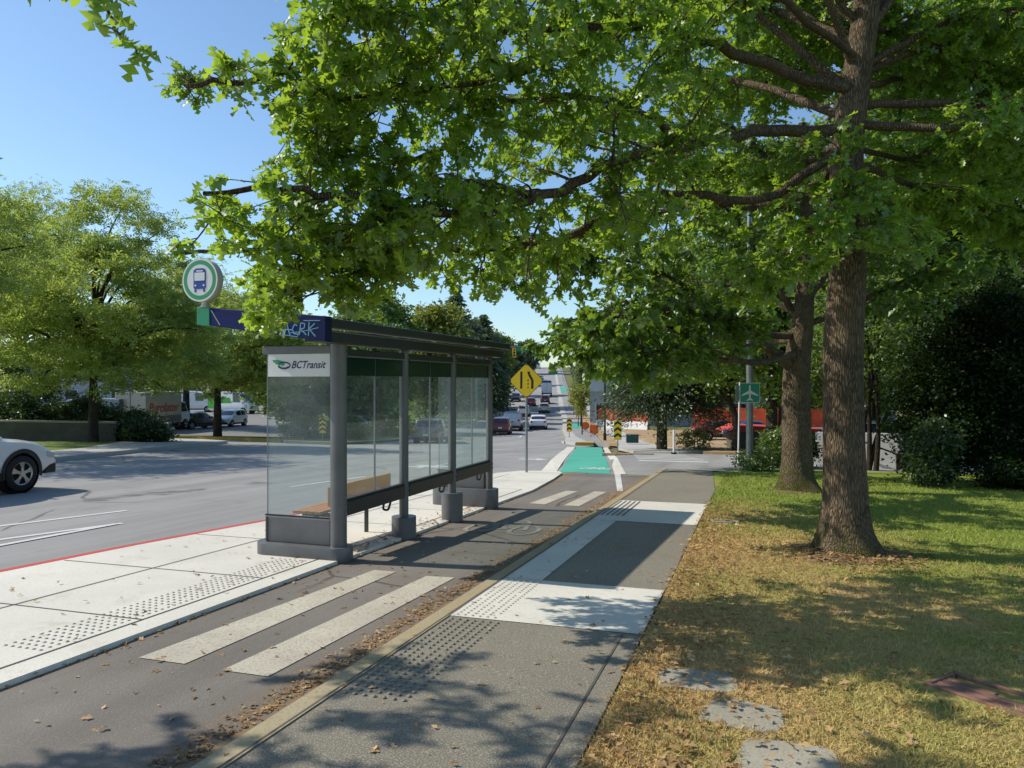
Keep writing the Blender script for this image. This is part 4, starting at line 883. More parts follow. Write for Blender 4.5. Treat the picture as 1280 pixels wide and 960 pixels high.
# ------------------------------------------------------------------ signs and poles
def plate_sign(m,pts,y0,y1): m.prism(pts,y0,y1,'xz')
t=thing('warning_sign',(-5.47,18.45,gz(-5.47,18.45)),R(8),'yellow diamond lane ends sign on a thin pole at the platform nose','road sign')
m=MB(); m.tube([(0,0,-.1),(0,0,2.72)],.03,12); m.build('pole',M['galv'],t,smooth=True)
def diamond(cz,r,k=.05): return [(0+s*k if a else s*(r-k),cz+(q*(r-k) if a else q*k)) for s,q,a in ((1,-1,0),(1,1,0),(1,1,1),(-1,1,1),(-1,1,0),(-1,-1,0),(-1,-1,1),(1,-1,1))]
m=MB(); plate_sign(m,diamond(2.30,.45),-.045,-.033); sg=m.build('sign_panel',M['black'],t)
m=MB(); plate(m,diamond(2.30,.432,.045),-.047); m.build('sign_face',M['sign_yellow'],sg,recalc=False)
m=MB(); plate(m,[(-.155,2.10),(-.10,2.10),(-.095,2.53),(-.15,2.53)],-.049)
m.ribbon([(.055,2.53),(.07,2.46),(.125,2.36),(.155,2.32),(.15,2.10)],.06,-.049)
for z in (2.13,2.22,2.31): plate(m,[(.03,z-.022),(.058,z-.022),(.06,z+.022),(.032,z+.022)],-.049)
m.build('merge_symbol',M['black'],sg,recalc=False)
t=thing('lamp_post',G(6.42,20.75),R(12),'galvanised lamp post at the lawn corner carrying the green aeroplane sign','lamp post')
m=MB(); m.tube([(0,0,0),(0,0,3.5),(0,0,8.2)],[.095,.085,.06],20); m.tube(smooth_path([(0,0,8.0),(-.4,0,8.5),(-1.6,0,8.7)],4),.035,10); m.build('pole',M['galv'],t,smooth=True)
m=MB(); m.box(-.19,.19,-.19,.19,-.06,.03)
for sx in (-1,1):
    for sy in (-1,1): m.tube([(sx*.14,sy*.14,.03),(sx*.14,sy*.14,.09)],.02,8)
m.build('base_plate',M['galv'],t)
m=MB(); m.box(-1.95,-1.45,-.1,.1,8.66,8.76); m.build('lantern',M['steel_dark'],t,bevel=.02)
m=MB(); plate_sign(m,rr(-.02,2.10,.53,.53,.03),-.125,-.112); sp=m.build('sign_panel',M['white'],t)
m=MB(); plate(m,rr(-.02,2.10,.505,.505,.025),-.127); m.build('sign_face',M['sign_green'],sp,recalc=False)
pl=[(0,.215),(.022,.19),(.026,.06),(.215,-.055),(.215,-.085),(.026,-.03),(.018,-.14),(.085,-.195),(.085,-.215),(0,-.195)]
pl=pl+[(-x,z) for x,z in pl[::-1] if x>0]
m=MB(); plate(m,[(-.02+x,2.10+z) for x,z in pl],-.130); m.build('aeroplane_symbol',M['white'],sp,recalc=False)
t=thing('sign_post',G(6.92,23.5),R(20),'thin white post with a small blank grey plate, behind the aeroplane sign','sign post')
m=MB(); m.tube([(0,0,-.1),(.05,0,2.5)],.025,10); m.build('pole',M['white'],t,smooth=True)
m=MB(); plate_sign(m,rr(.07,2.15,.32,.5,.03),-.035,-.025); m.build('sign_panel',M['galv'],t)
def chevron(loc,rz,w,h,post,label):
    t=thing('chevron_sign',loc,rz,label,'chevron marker','yellow and black chevron markers')
    m=MB(); m.tube([(0,0,-.1),(0,0,post+h*.9)],.025,10); m.build('pole',M['galv'],t,smooth=True)
    m=MB(); plate_sign(m,rr(0,post+h/2,w,h,.02),-.04,-.03); s=m.build('sign_panel',M['sign_yellow'],t)
    m=MB()
    for k in range(3):
        z=post+h*(.10+.31*k); th=h*.14; plate(m,[(-w/2*.98,z),(0,z+h*.14),(w/2*.98,z),(w/2*.98,z+th),(0,z+h*.14+th),(-w/2*.98,z+th)],-.042)
    m.build('chevron_mark',M['black'],s,recalc=False)
chevron(G(4.17,30.3),R(14),.30,.76,.52,'chevron marker on the small island in front of the drooping conifer')
chevron(G(4.25,57),R(14),.38,.95,.45,'chevron marker at the start of the kerbed cycle track across the junction')
chevron(G(-10.5,42.6),R(22),.36,.85,.45,'chevron marker across the road, seen through the etched shelter glass')
t=thing('marker_post',G(6.6,31.3),0,'slim white marker post on the island near the side street crossing','marker post')
m=MB(); m.tube([(0,0,0),(0,0,.95)],.045,12); m.build('post',M['white'],t,smooth=True)
m=MB(); m.tube([(0,0,-.02),(0,0,.04)],.12,12); m.build('foot',M['rubber'],t,smooth=True)
t=thing('stop_sign',G(11.1,46),R(-25),'red octagonal stop sign in the shade across the side street','stop sign')
m=MB(); m.tube([(0,0,-.1),(0,0,2.3)],.03,10); m.build('pole',M['galv'],t,smooth=True)
oc=lambda r,z:[(r*math.cos(R(22.5+45*k)),z+r*math.sin(R(22.5+45*k))) for k in range(8)]
m=MB(); plate_sign(m,oc(.34,2.1),-.05,-.04); s=m.build('sign_panel',M['white'],t)
m=MB(); plate(m,oc(.315,2.1),-.052); m.build('sign_face',M['sign_red'],s,recalc=False)
m=MB(); text_on(m,'STOP',.22,-.24,-.054,2.02,0,.48); m.build('lettering',M['white'],s,recalc=False)
for la,d,lab,w in ((6.3,66,'orange work sign standing nearer the cycle track',.66),(6.25,58.5,'orange work sign standing nearer the black lamp post',.62)):
    t=thing('work_sign',G(la,d),R(14),lab,'work sign','orange work signs')
    m=MB(); m.tube([(-.3,.2,0),(0,0,.35)],.02,6); m.tube([(.3,.2,0),(0,0,.35)],.02,6); m.tube([(0,0,.1),(0,0,.9)],.02,6); m.build('stand',M['steel_dark'],t)
    m=MB(); plate_sign(m,oc(w*.55,.62) if d>60 else rr(0,.6,w*1.05,w*1.05,.05),-.05,-.04); m.build('sign_panel',M['sign_orange'],t)
for la,d,lab in ((6.35,52.5,'black lamp post beside the far footway, nearest one'),(7.2,80,'black lamp post farther up the planting strip')):
    t=thing('lamp_post',G(la,d),R(14),lab,'lamp post')
    m=MB(); m.tube([(0,0,-.1),(0,0,.5)],.11,12); m.tube([(0,0,.5),(0,0,5.6)],[.075,.06],12); m.build('pole',M['black'],t,smooth=True)
    m=MB(); m.tube([(0,0,5.6),(0,0,5.75),(0,0,6.05),(0,0,6.15)],[.08,.22,.26,.05],14); m.build('lantern',M['black'],t,smooth=True)
# overhead street name signs and signal beyond the junction
def mast(la,d,arm,zc,label,lamp):
    t=thing('signal_mast',G(la,d),R(14),label,'traffic signal')
    m=MB(); m.tube([(0,0,-.1),(0,0,zc+.3)],.10,10); m.tube([(0,0,zc),(arm,0,zc+.15)],[.07,.04],8); m.build('pole',M['galv'],t,smooth=True)
    m=MB(); m.box(arm*.98-.62,arm*.98+.62,-.06,-.03,zc-.35,zc+.15); m.build('sign_panel',M['teal'],t)
    if lamp:
        m=MB(); m.box(arm*.8-.17,arm*.8+.17,-.15,.1,zc-.95,zc-.05); sgn=m.build('signal_head',M['sign_yellow'],t,bevel=.02)
        for k in range(3): m=MB(); m.tube([(arm*.8,-.16,zc-.2-.29*k),(arm*.8,-.22,zc-.2-.29*k)],.11,12); m.build('signal_lens',M['sign_red'] if k==0 else M['black'],sgn)
mast(-3.6,78,4.8,8.0,'signal mast with a small green sign hanging left above the yellow diamond sign',True)
mast(8.7,104,-3.2,6.2,'signal mast with a green sign over the start of the far cycle track',False)
# ------------------------------------------------------------------ walls, fences, buildings
def wall_line(name,pts,h,th,mat,label,cat,base=-.3,cap=None,parts=True):
    t=thing(name,(0,0,0),0,label,cat); o=Vector((pts[0][0],pts[0][1],gz(*pts[0]))); t.location=o
    m=MB(); k=MB()
    for a,b in zip(pts,pts[1:]):
        d=Vector((b[0]-a[0],b[1]-a[1],0)); nrm=Vector((-d.y,d.x,0)).normalized()*th/2
        q=[]
        for p in (a,b): z=gz(*p); q.append((Vector((p[0],p[1],z)),z))
        for mm,z0,z1,e in ((m,base,h,1.0),)+(((k,h+.002,h+.08,1.35),) if cap else ()):
            vs=[]
            for P_,z in q:
                for s in (-1,1):
                    for zz in (z0,z1): vs.append(P_+nrm*s*e+Vector((0,0,zz))-o)
            mm.add(vs,[(0,1,3,2),(4,6,7,5),(0,4,5,1),(2,3,7,6),(1,5,7,3),(0,2,6,4)])
    m.build('wall_body',mat,t)
    if cap: k.build('coping',cap,t)
    return t
wall_line('stone_wall',[C(-32,31.5),C(-24,32.6),C(-20.6,33.6),C(-17.7,34.4)],.8,.35,M['wallstone'],'low shade toned stone wall below the hedges at the street corner','wall',cap=M['stone'])
wl=wall_line('retaining_wall',[C(9.4,23.6),C(11.4,22.6),C(16,22.2),C(24,24)],1.0,.25,M['wallwhite'],'off white retaining wall behind the small tree and the cypress','wall',cap=None)
m=MB(); o=wl.location
pa,pb=G(9.9,22.9,.95)-o,G(11.55,22.1,.25)-o; m.tube([pa,pb],.025,8); m.build('handrail',M['black'],wl)
m=MB(); m.box(-.16,.16,-.16,.16,-.05,.40); m.box(-.19,.19,-.19,.19,.402,.45); o=m.build('planter_box',M['timber'],None,bevel=.01); o.location=G(11.0,21.6); tag(o,'dark square planter box at the foot of the white wall','planter')
def fence(pts,z0,h,label,barrier):
    t=thing('mesh_fence',(0,0,0),0,label,'fence'); o=G(*pts[0]); t.location=o
    m=MB(); p_=MB(); bb=MB()
    for a,b in zip(pts,pts[1:]):
        A_,B_=G(*a)-o,G(*b)-o; m.add([A_+Vector((0,0,z0)),B_+Vector((0,0,z0)),B_+Vector((0,0,z0+h)),A_+Vector((0,0,z0+h))],[(0,1,2,3)])
        nn=max(2,int((B_-A_).length/2.4))
        for k in range(nn+1):
            q=A_.lerp(B_,k/nn)+Vector((0,-.06,0)); p_.tube([q,q+Vector((0,0,z0+h+.1))],.035,6)
        dv=(B_-A_).normalized(); nv=Vector((-dv.y,dv.x,0))*.2
        if barrier:
            v=[]
            for q in (A_,B_):
                for s in (-1,1): v+=[q+nv*s*1.3+Vector((0,0,-.2)),q+nv*s*.6+Vector((0,0,z0-.02))]
            bb.add(v,[(0,1,3,2),(4,6,7,5),(0,4,5,1),(2,3,7,6),(1,5,7,3)])
    m.build('mesh_panel',M['orange_mesh'],t,recalc=False); p_.build('post',M['steel_dark'],t)
    if barrier: bb.build('barrier',M['wallwhite'],t)
fence([(8.9,80),(13.0,73)],.75,1.1,'orange mesh fence on a white barrier, left of the drooping conifer',True)
fence([(14.6,62),(20,60),(27,61)],.8,1.5,'orange mesh fence on a white barrier, seen between the oak trunks',True)
t=thing('utility_box',G(7.75,49.5),R(14),'dark green utility box on the mulch beside the far footway','utility box')
m=MB(); m.box(-.38,.38,-.3,.3,0,.5); m.build('cabinet',flat('dark green enamel',(.01,.07,.06),.5),t,bevel=.02); m=MB(); m.box(-.41,.41,-.33,.33,.502,.54); m.build('lid',M['steel'],t)
t=thing('low_shed',G(13.7,43),R(17),'low grey block shed with a dark red roof between the oak trunks','shed')
m=MB(); m.box(-1.2,3.2,-.2,1.8,-.3,.95); m.build('wall',M['wallstone'],t); m=MB(); m.prism([(-1.8,.96),(3.6,.96),(3.4,1.12),(-1.0,1.32)],-.5,2.1,'xz'); m.build('roof',M['bldg_red'],t)
t=thing('banner',G(15.6,38),R(17),'narrow pale blue upright banner beside the big oak trunk','banner')
m=MB(); m.box(-.14,.14,-.02,.02,.2,2.3); m.build('cloth',flat('pale blue cloth',(.45,.62,.68),.7),t); m=MB(); m.tube([(-.16,0,-.1),(-.16,0,2.5)],.025,8); m.build('pole',M['galv'],t)
def building(la,d,rz,w,dep,h,label,wallm,bandm=None,roofm=None,rows=1):
    t=thing('building',G(la,d),rz,label,'building')
    m=MB(); m.box(-w/2,w/2,0,dep,-1.5,h); m.build('wall',wallm,t)
    if bandm: m=MB(); m.box(-w/2-.05,w/2+.05,-.12,dep,h-1.5,h-.1); m.build('fascia',bandm,t)
    m=MB(); m.box(-w/2-.3,w/2+.3,-.3,dep+.3,h+.002,h+.3); m.build('roof',roofm or M['roofblue'],t)
    nw=int(w/3)
    for r_ in range(rows):
        for k in range(nw):
            x=-w/2+1.5+k*(w-3)/max(1,nw-1); z=.9+r_*3
            m=MB(); m.box(x-.85,x+.85,-.04,.02,z,z+1.5); f=m.build('window',M['white'],t); m=MB(); m.box(x-.75,x+.75,-.06,-.042,z+.1,z+1.4); m.build('pane',M['carglass'],f)
building(26,88,R(10),34,14,5.2,'low pale shop building with white fascia behind the orange fence',M['bldg'],M['wallwhite'],rows=1)
building(-66,112,R(40),18,10,5.5,'pale bluish building behind the parking lot and trees at the left',M['bldg'],None,rows=2)
# ------------------------------------------------------------------ vehicles
PROF={'suv':dict(L=4.45,W=1.80,zb=.27,belt=.98,tops=[(-2.22,.72),(-2.2,1.0),(-2.06,1.40),(-1.88,1.56),(-1.0,1.62),(-.1,1.60),(.32,1.50),(1.02,1.05),(1.4,1.01),(1.85,.92),(2.08,.80),(2.2,.62)],ax=(-1.33,1.33),r=.345,ws=(.36,.98),rw=(-1.92,-2.16),sw=[(-1.75,-.72),(-.62,.28),(.34,.72)]),
 'sedan':dict(L=4.6,W=1.8,zb=.22,belt=.92,tops=[(-2.3,.6),(-2.26,.93),(-1.75,1.0),(-1.05,1.34),(-.4,1.44),(.15,1.41),(.95,.97),(1.6,.89),(2.1,.76),(2.28,.55)],ax=(-1.38,1.38),r=.32,ws=(.2,.92),rw=(-1.08,-1.7),sw=[(-1.2,-.45),(-.37,.4)]),
 'hatch':dict(L=3.9,W=1.7,zb=.22,belt=.95,tops=[(-1.95,.7),(-1.92,1.0),(-1.6,1.42),(-.9,1.52),(-.1,1.5),(.3,1.42),(1.0,.99),(1.5,.88),(1.8,.74),(1.94,.55)],ax=(-1.2,1.22),r=.30,ws=(.34,.96),rw=(-1.62,-1.88),sw=[(-1.4,-.55),(-.46,.4)]),
 'van':dict(L=5.9,W=2.0,zb=.3,belt=1.3,tops=[(-2.95,2.35),(-2.9,2.55),(-1.5,2.62),(.6,2.60),(1.3,2.45),(2.15,1.40),(2.7,1.15),(2.9,.95),(2.97,.7)],ax=(-1.7,1.95),r=.35,ws=(1.36,2.1),rw=None,sw=[(.55,1.5)]),
 'pickup':dict(L=5.5,W=1.92,zb=.35,belt=1.1,tops=[(-2.74,.95),(-2.7,1.1),(-1.0,1.1),(-.92,1.66),(-.5,1.78),(.2,1.76),(1.0,1.2),(1.6,1.14),(2.4,1.05),(2.7,.8)],ax=(-1.65,1.75),r=.38,ws=(.25,.96),rw=(-.55,-.94),sw=[(-.75,-.1),(0,.6)])}
def wheel_mesh(r,w=.21):
    ty=MB(); prof=[(-w/2,r*.66),(-w/2,r*.9),(-w/2+.025,r),(w/2-.025,r),(w/2,r*.9),(w/2,r*.66)]
    n=28; vs=[];fs=[]
    for k in range(n):
        a=2*math.pi*k/n
        for x,q in prof: vs.append((x,q*math.cos(a),q*math.sin(a)))
    pn=len(prof)
    for k in range(n):
        for j in range(pn-1): fs.append((k*pn+j,k*pn+j+1,((k+1)%n)*pn+j+1,((k+1)%n)*pn+j))
    ty.add(vs,fs); ty.add([(-w/2+.06,r*.68*math.cos(2*math.pi*k/n),r*.68*math.sin(2*math.pi*k/n)) for k in range(n)]+[(w/2-.06,r*.68*math.cos(2*math.pi*k/n),r*.68*math.sin(2*math.pi*k/n)) for k in range(n)],[tuple(range(n)),tuple(range(n,2*n))])
    return ty
def rim_mesh(r,side,w=.21):
    m=MB(); x=side*(w/2-.02); n=28
    for ra,rb in ((r*.60,r*.68),):
        vs=[];fs=[]
        for k in range(n):
            a=2*math.pi*k/n
            vs+=[(x,ra*math.cos(a),ra*math.sin(a)),(x+side*.015,rb*math.cos(a),rb*math.sin(a))]
        for k in range(n): j=(k+1)%n; fs.append((2*k,2*k+1,2*j+1,2*j))
        m.add(vs,fs)
    for k in range(5):
        a=R(90+72*k); ca,sa=math.cos(a),math.sin(a); q=[]
        for rad,hw in ((r*.10,.030),(r*.35,.028),(r*.62,.062)):
            for s in (-1,1): q.append((x+side*(.02 if rad<r*.5 else .008),rad*ca-s*hw*sa,rad*sa+s*hw*ca))
        m.add(q,[(0,1,3,2),(2,3,5,4)])
    m.tube([(x,0,0),(x+side*.03,0,0)],r*.16,12); return m
def vehicle(name,kind,cp,loc,rz,label,cat,cladding=False,group=None,decal=None,roofload=None):
    p=PROF[kind]; L,W,zb,belt=p['L'],p['W'],p['zb'],p['belt']; t=thing(name,loc,rz,label,cat,group); tops=p['tops']
    ty=[a for a,b in tops]; tz=[b for a,b in tops]
    top=lambda y:float(np.interp(y,ty,tz))
    hw=lambda y:W/2*(1-.16*max(0,abs(y)/(L/2)-.45)**2/.3025*1.0)
    def ring(y):
        w=hw(y); z=top(y); cab=z>belt+.12; bl=min(belt,z-.07); wt=w*(.80 if kind!='van' else .90) if cab else w*.90
        zb_=zb+(.10 if abs(y)>L/2-.15 else 0)
        return [(0,zb_),(w*.86,zb_),(w*.97,zb_+.10),(w,zb_+.26 if bl>zb_+.4 else zb_+.15),(w*.995,bl-.10),(w*.955,bl),(wt,max(z-.07,bl+.01)),(wt*.86,z-.012),(wt*.4,z),(0,z)]
    yy=sorted(set(ty+[y for a,b in zip(ty,ty[1:]) for y in ([a+(b-a)*.5] if b-a>.3 else [])]))
    m=MB(); vs=[];fs=[]; rn=None
    for y in yy:
        r=ring(y); full=[(x,y,z) for x,z in r]+[(-x,y,z) for x,z in r[-2:0:-1]]; rn=len(full); vs+=full
    k=len(yy)
    for i in range(k-1):
        for j in range(rn): fs.append((i*rn+j,(i+1)*rn+j,(i+1)*rn+(j+1)%rn,i*rn+(j+1)%rn))
    fs.append(tuple(range(rn))); fs.append(tuple((k-1)*rn+j for j in range(rn-1,-1,-1)))
    m.add(vs,fs); body=m.build('body',cp,t,smooth=False)
    cu=MB()
    for y in p['ax']:
        for s in (-1,1): cu.tube([(s*(W/2-.30),y,p['r']),(s*(W/2+.2),y,p['r'])],p['r']+.06,24)
    cut=cu.build('cutter',M['plastic'],t); bo=body.modifiers.new('arch','BOOLEAN'); bo.object=cut; bo.solver='EXACT'
    bpy.context.view_layer.update(); dg=bpy.context.evaluated_depsgraph_get(); me=bpy.data.meshes.new_from_object(body.evaluated_get(dg)); body.modifiers.clear(); body.data=me; bpy.data.objects.remove(cut)
    me.polygons.foreach_set('use_smooth',[True]*len(me.polygons)); me.set_sharp_from_angle(angle=R(33))
    def sp(y,f,o=.014):      # point on the side glass, f from belt to roof
        w=hw(y); z=top(y); wt=w*(.80 if kind!='van' else .90); return (w*.955+(wt-w*.955)*f+o, y, belt+(max(z-.07,belt+.01)-belt)*f)
    for a,b in p['sw']:
        for s in (-1,1):
            n=5; q=[]; 
            for i in range(n): y=a+(b-a)*i/(n-1); lo=sp(y,.08); hi=sp(y,.90); q+=[(s*lo[0],y,lo[2]),(s*hi[0],y,max(hi[2],lo[2]))]
            mm=MB(); mm.add(q,[(2*i,2*i+2,2*i+3,2*i+1) for i in range(n-1)]); mm.build('side_window',M['carglass'],t,smooth=True,recalc=False)
    def scr(nm,y0,y1):
        mm=MB(); q=[]
        n=4
        for i in range(n):
            f=.08+.84*i/(n-1); y=y0+(y1-y0)*f; z=top(y); w=hw(y)*(.76 if kind!='van' else .86); dy=.02*(1 if y1>y0 else -1)
            q+=[(-w,y+dy,z-.035+.012),(-w*.5,y+dy,z+.016),(w*.5,y+dy,z+.016),(w,y+dy,z-.035+.012)]
        mm.add(q,[(4*i+j,4*i+4+j,4*i+5+j,4*i+1+j) for i in range(n-1) for j in range(3)]); mm.build(nm,M['carglass'],t,smooth=True,recalc=False)
    scr('windscreen',*p['ws'])
    if p['rw']: scr('rear_window',*p['rw'])
    for y in p['ax']:
        for s in (-1,1):
            dk=MB(); dk.tube([(s*(W/2-.285),y,p['r']),(s*(W/2-.275),y,p['r'])],p['r']+.057,24); dk.tube([(s*(W/2-.28),y,p['r']),(s*(hw(y)-.03),y,p['r'])],p['r']+.056,24,False); dk.build('wheel_well',M['plastic'],t,recalc=False)
            w_=wheel_mesh(p['r']); w_.v=[(v[0]+s*(W/2-.115),v[1]+y,v[2]+p['r']) for v in w_.v]; wo=w_.build('wheel',M['rubber'],t,smooth=True)
            r_=rim_mesh(p['r'],s); r_.v=[(v[0]+s*(W/2-.115),v[1]+y,v[2]+p['r']) for v in r_.v]; r_.build('rim',M['rim'],wo,recalc=False)
            if cladding:
                a_=MB(); n=18; q=[]
                for i in range(n+1):
                    an=R(-12+204*i/n); 
                    for rad in (p['r']+.055,p['r']+.135):
                        z=max(.24,p['r']+rad*math.sin(an)); yv=y+rad*math.cos(an); q+=[(s*(hw(yv)+.012),yv,z)]
                a_.add(q,[(2*i,2*i+2,2*i+3,2*i+1) for i in range(n)]); a_.build('arch_trim',M['plastic'],t,recalc=False)
    zl=.70 if kind in('suv','hatch','sedan') else .95
    for s in (-1,1):
        y=L/2-.33; mm=MB(); mm.prism([(y-.16,zl+.06),(y+.05,zl+.03),(y+.24,zl-.02),(y+.22,zl-.12),(y-.02,zl-.06)],s*hw(y)*.62,s*(hw(y)*.985+.0),'yz'); mm.build('headlamp',M['headlamp'],t,bevel=.01)
        y=-L/2+.10; mm=MB(); mm.box(min(s*hw(y)*.70,s*hw(y)*.955),max(s*hw(y)*.70,s*hw(y)*.955),y-.115,y+.14,zl+.04,zl+.22); mm.build('tail_lamp',M['taillamp'],t,bevel=.015)
        y=p['ws'][1]-.25; mm=MB(); mm.box(min(s*(W/2-.05),s*(W/2+.13)),max(s*(W/2-.05),s*(W/2+.13)),y-.06,y+.06,belt+.01,belt+.12); mm.build('wing_mirror',cp,t,bevel=.02)
        mm=MB(); mm.box(min(s*(W/2-.08),s*(W/2+.012)),max(s*(W/2-.08),s*(W/2+.012)),p['ax'][0]+p['r']+.08,p['ax'][1]-p['r']-.08,zb-.02,zb+.13); mm.build('sill',M['plastic'],t,bevel=.01)
    mm=MB(); mm.box(-W*.40,W*.40,-L/2-.03,-L/2+.2,zb,zb+.22); mm.build('rear_bumper',M['plastic'],t,bevel=.02)
    mm=MB(); mm.box(-W*.41,W*.41,L/2-.25,L/2+.01,zb-.0,zb+.20); mm.build('front_bumper',M['plastic'],t,bevel=.02)
    mm=MB(); mm.box(-W*.26,W*.26,L/2-.14,L/2+.0,zl-.14,zl-.02); mm.build('grille',M['plastic'],t,bevel=.01)
    mm=MB(); mm.box(-.16,.16,-L/2-.035,-L/2-.0,zl-.12,zl+.0); mm.build('number_plate',M['white'],t)
    if roofload:
        mm=MB(); mm.box(-.5,.5,-1.5,-.2,top(-.8)+.02,top(-.8)+.22); mm.build('roof_box',roofload,t,bevel=.04)
    return t
RZ=R(14.6)
vehicle('parked_car' if 0 else 'car','suv',CP['white'],Vector((-14.50,10.05,gz(-14.5,10.05)-.14)),R(1),'white compact crossover with black wheel arches entering at the left edge','car',cladding=True)
def rd(px,d): 
    x,y=C((px-640)/F*d,d); return Vector((x,y,gz(x,y)-.14))
vehicle('car','suv',CP['grey'],rd(541,49),R(12),'grey boxy SUV with lit tail lamps seen through the second bay of the shelter','car')
vehicle('car','sedan',CP['white'],rd(673,77),RZ,'white sedan driving away in the right lane, nearest of the far traffic','car')
vehicle('pickup_truck','pickup',CP['silver'],rd(641,74),RZ,'silver pickup driving away beside the shelter end','pickup')
vehicle('car','hatch',CP['maroon'],rd(627,66),RZ,'dark red car half hidden by the last shelter post','car')
vehicle('car','suv',CP['white'],rd(655,112),RZ,'white SUV in the left lane under the yellow sign','car')
vehicle('car','hatch',CP['red'],rd(664,138),RZ,'bright red car just below the yellow diamond','car')
vehicle('car','suv',CP['beige'],rd(680,122),RZ,'pale SUV in the right lane behind the white sedan','car')
vehicle('car','suv',CP['maroon'],rd(681.5,143),RZ,'maroon SUV between the pale SUV and the box truck','car')
vehicle('car','suv',CP['black'],rd(645,150),RZ+math.pi,'dark car coming downhill on the left of the far road','car')
vehicle('van','van',CP['white'],rd(673,345),RZ,'tiny white van at the crest of the far hill','van')
vehicle('car','sedan',CP['silver'],rd(676,250),RZ,'small silver car far up the hill','car')
vehicle('car','hatch',CP['grey'],rd(668,215),RZ+math.pi,'small grey car halfway up the hill','car')
def boxtruck(loc,rz,label,bw,bl,bh,bodym,cabm,top=None,text=None):
    t=thing('box_truck',loc,rz,label,'truck')
    m=MB(); m.box(-bw/2,bw/2,-bl/2,bl/2,.75,bh); bx=m.build('box_body',bodym,t,bevel=.03)
    m=MB(); m.box(-bw/2-.01,bw/2+.01,-bl/2-.01,bl/2-.02,.70,1.25) ; m.build('lower_panel',M['steel'],t) if text else None
    m=MB(); m.prism([(bl/2+.02,.6),(bl/2+1.7,.6),(bl/2+1.7,1.25),(bl/2+1.35,1.45),(bl/2+.85,2.25),(bl/2+.02,2.35)],-bw*.45,bw*.45,'yz'); m.build('cab',cabm,t,bevel=.04)
    m=MB(); m.add([(-bw*.40,bl/2+1.36,1.5),(bw*.40,bl/2+1.36,1.5),(bw*.38,bl/2+.90,2.2),(-bw*.38,bl/2+.90,2.2)],[(0,1,2,3)]); m.build('windscreen',M['carglass'],t)
    for s in (-1,1):
        m=MB(); m.add([(s*(bw*.45+.012),bl/2+.2,1.45),(s*(bw*.45+.012),bl/2+1.2,1.45),(s*(bw*.45+.012),bl/2+.8,2.15),(s*(bw*.45+.012),bl/2+.2,2.2)],[(0,1,2,3)]); m.build('side_window',M['carglass'],t)
        for y in (-bl/2+1.0,bl/2+.8):
            w_=wheel_mesh(.42,.3); w_.v=[(v[0]+s*(bw/2-.16),v[1]+y,v[2]+.42) for v in w_.v]; wo=w_.build('wheel',M['rubber'],t,smooth=True)
            r_=rim_mesh(.42,s,.3); r_.v=[(v[0]+s*(bw/2-.16),v[1]+y,v[2]+.42) for v in r_.v]; r_.build('rim',M['rim'],wo,recalc=False)
        m=MB(); m.box(min(s*bw*.36,s*bw*.46),max(s*bw*.36,s*bw*.46),-bl/2-.03,-bl/2+.0,.85,1.05); m.build('tail_lamp',M['taillamp'],t)
    m=MB(); m.box(-bw*.46,bw*.46,-bl/2-.08,-bl/2+.1,.5,.68); m.build('rear_bumper',M['plastic'],t)
    m=MB(); m.box(-.01,.01,-bl/2-.032,-bl/2+.0,.8,bh-.1); m.build('door_seam',M['plastic'],t)
    if top: m=MB(); m.box(-bw/2*.9,bw/2*.9,-bl/2+.1,bl/2,bh+.002,bh+.45); m.build('roof_tarp',top,t,bevel=.06)
    if text:
        vs,fs=text_geo(text,1.05,.3); mx=max(v[0] for v in vs); kx=bl*.86/mx
        m=MB(); m.add([(bw/2+.018,-bl*.44+v[0]*kx,1.55+v[1]) for v in vs],fs); m.build('lettering',flat('courier red',(.5,.035,.02),.5),bx,recalc=False)
    return t
boxtruck(rd(683.5,163),RZ,'white box truck with a blue top climbing in the right lane',2.2,3.6,2.9,CP['white'],CP['white'],top=M['bus_blue'])
def lot(px,d,off=-.08): x,y=C((px-640)/F*d,d); return Vector((x,y,gz(x,y)+off))
boxtruck(lot(187,60),R(14),'pale courier box truck with red lettering parked behind the corner shrub',2.4,5.4,3.1,CP['beige'],CP['white'],text='Purolator')
vehicle('car','sedan',CP['black'],lot(247,66),R(-8),'black sedan parked beside the courier truck','car',group='cars in the parking lot')
vehicle('car','hatch',CP['white'],lot(288,70),R(190),'white hatchback behind the trunk on the yellow island','car',group='cars in the parking lot')
g=vehicle('van','van',CP['white'],lot(292,92),R(-88),'white delivery van with a green load side at the back of the lot','van',group='cars in the parking lot')
m=MB(); 
for s in (-1,1): m.add([(s*.985,-2.85,.6),(s*.985,.5,.6),(s*.985,.2,1.9),(s*.985,-2.85,2.1)],[(0,1,2,3)])
m.build('green_livery',flat('fresh green vinyl',(.09,.42,.05),.4),g,recalc=False)
vehicle('van','van',CP['grey'],lot(112,58),R(100),'dark grey van parked above the hedge, left of the courier truck','van',group='cars in the parking lot')
vehicle('car','suv',CP['silver'],lot(66,55),R(125),'silver SUV parked above the hedge, left of the dark van','car',group='cars in the parking lot')
vehicle('car','hatch',CP['white'],lot(40,66),R(120),'pale car parked farthest left above the hedge','car',group='cars in the parking lot')
vehicle('van','van',CP['white'],lot(240,96),R(-60),'white van far back in the lot, beyond the black sedan','van',group='cars in the parking lot')
vehicle('car','suv',CP['white'],lot(447,61),R(-70),'white car parked behind the verge, seen through the first bay of the shelter','car')
vehicle('car','hatch',CP['blue'],lot(440,68),R(-70),'blue car behind the white one, seen through the first bay of the shelter','car')
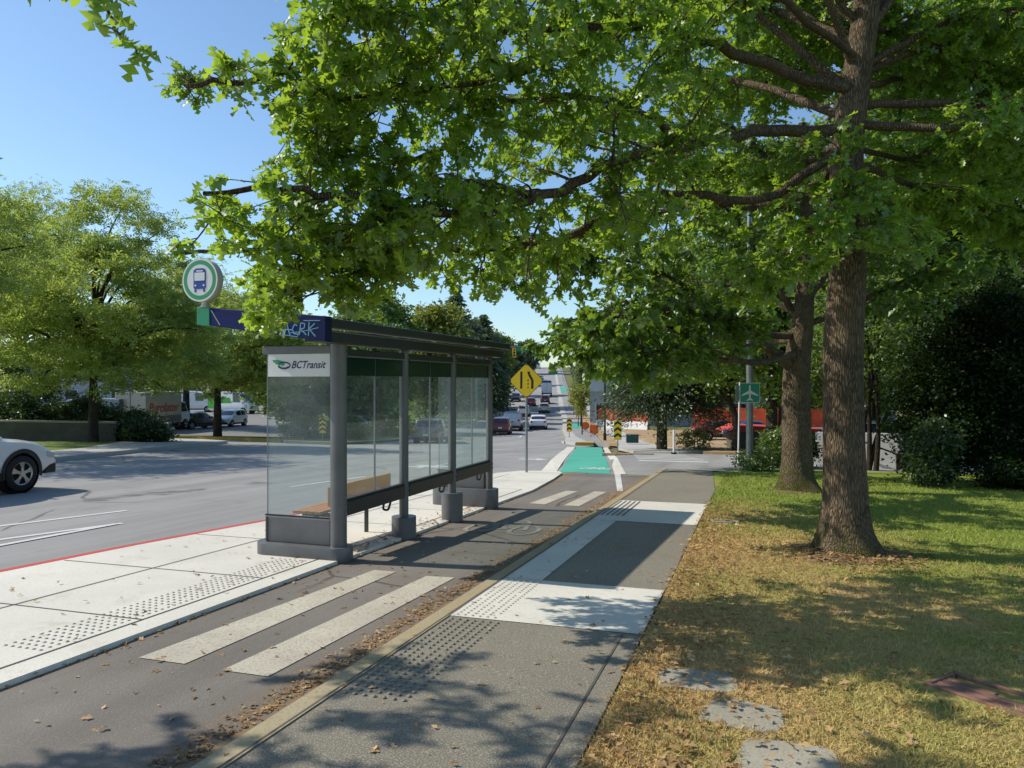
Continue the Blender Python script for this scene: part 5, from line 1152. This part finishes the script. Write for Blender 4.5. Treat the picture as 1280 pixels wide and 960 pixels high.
def rlot(px,d): x,y=C((px-640)/F*d,d); return Vector((x,y,gz(x,y)+.02))
vehicle('car','sedan',CP['maroon'],rlot(906,56),R(-75),'dark red car parked in front of the orange fence','car')
vehicle('car','sedan',CP['blue'],rlot(944,55),R(-75),'blue car parked just right of the lamp post with the aeroplane sign','car')
vehicle('car','suv',CP['white'],rlot(1108,38),R(-75),'white car above the retaining wall','car')
# ------------------------------------------------------------------ world, sun, camera
w=bpy.data.worlds.new('World'); scn.world=w; w.use_nodes=True; nt=w.node_tree
sky=nt.nodes.new('ShaderNodeTexSky'); sky.sky_type='NISHITA'; sky.sun_disc=False
EL,AZ=R(42),R(7)
sd=Vector((-math.cos(EL)*math.cos(AZ),-math.cos(EL)*math.sin(AZ),math.sin(EL)))
sky.sun_elevation=EL; sky.sun_rotation=math.atan2(sd.x,sd.y); sky.altitude=0; sky.air_density=1.0; sky.dust_density=.5; sky.ozone_density=2.2
hs=nt.nodes.new('ShaderNodeMix'); hs.data_type='RGBA'; hs.blend_type='MULTIPLY'; hs.inputs[0].default_value=1; hs.inputs[7].default_value=(.95,1.07,1.12,1)
nt.links.new(sky.outputs[0],hs.inputs[6]); nt.links.new(hs.outputs[2],nt.nodes['Background'].inputs[0]); nt.nodes['Background'].inputs[1].default_value=.15
la=bpy.data.lights.new('sun','SUN'); la.energy=5.0; la.angle=R(.5); la.color=(1,.925,.79)
so=bpy.data.objects.new('sun',la); COL.objects.link(so); so.rotation_euler=(-sd).to_track_quat('-Z','Y').to_euler()
cam=bpy.data.cameras.new('camera'); cam.lens=27; cam.sensor_width=36; cam.clip_end=6000; cam.clip_start=.05
co=bpy.data.objects.new('camera',cam); COL.objects.link(co); co.location=(0,0,EYE); co.rotation_euler=(R(90)-math.atan(2/960),0,YAW)
scn.camera=co
scn.view_settings.view_transform='Standard'; scn.view_settings.look='None'; scn.view_settings.exposure=0; scn.view_settings.gamma=1
scn.cycles.max_bounces=8; scn.cycles.transparent_max_bounces=16; scn.cycles.use_denoising=True
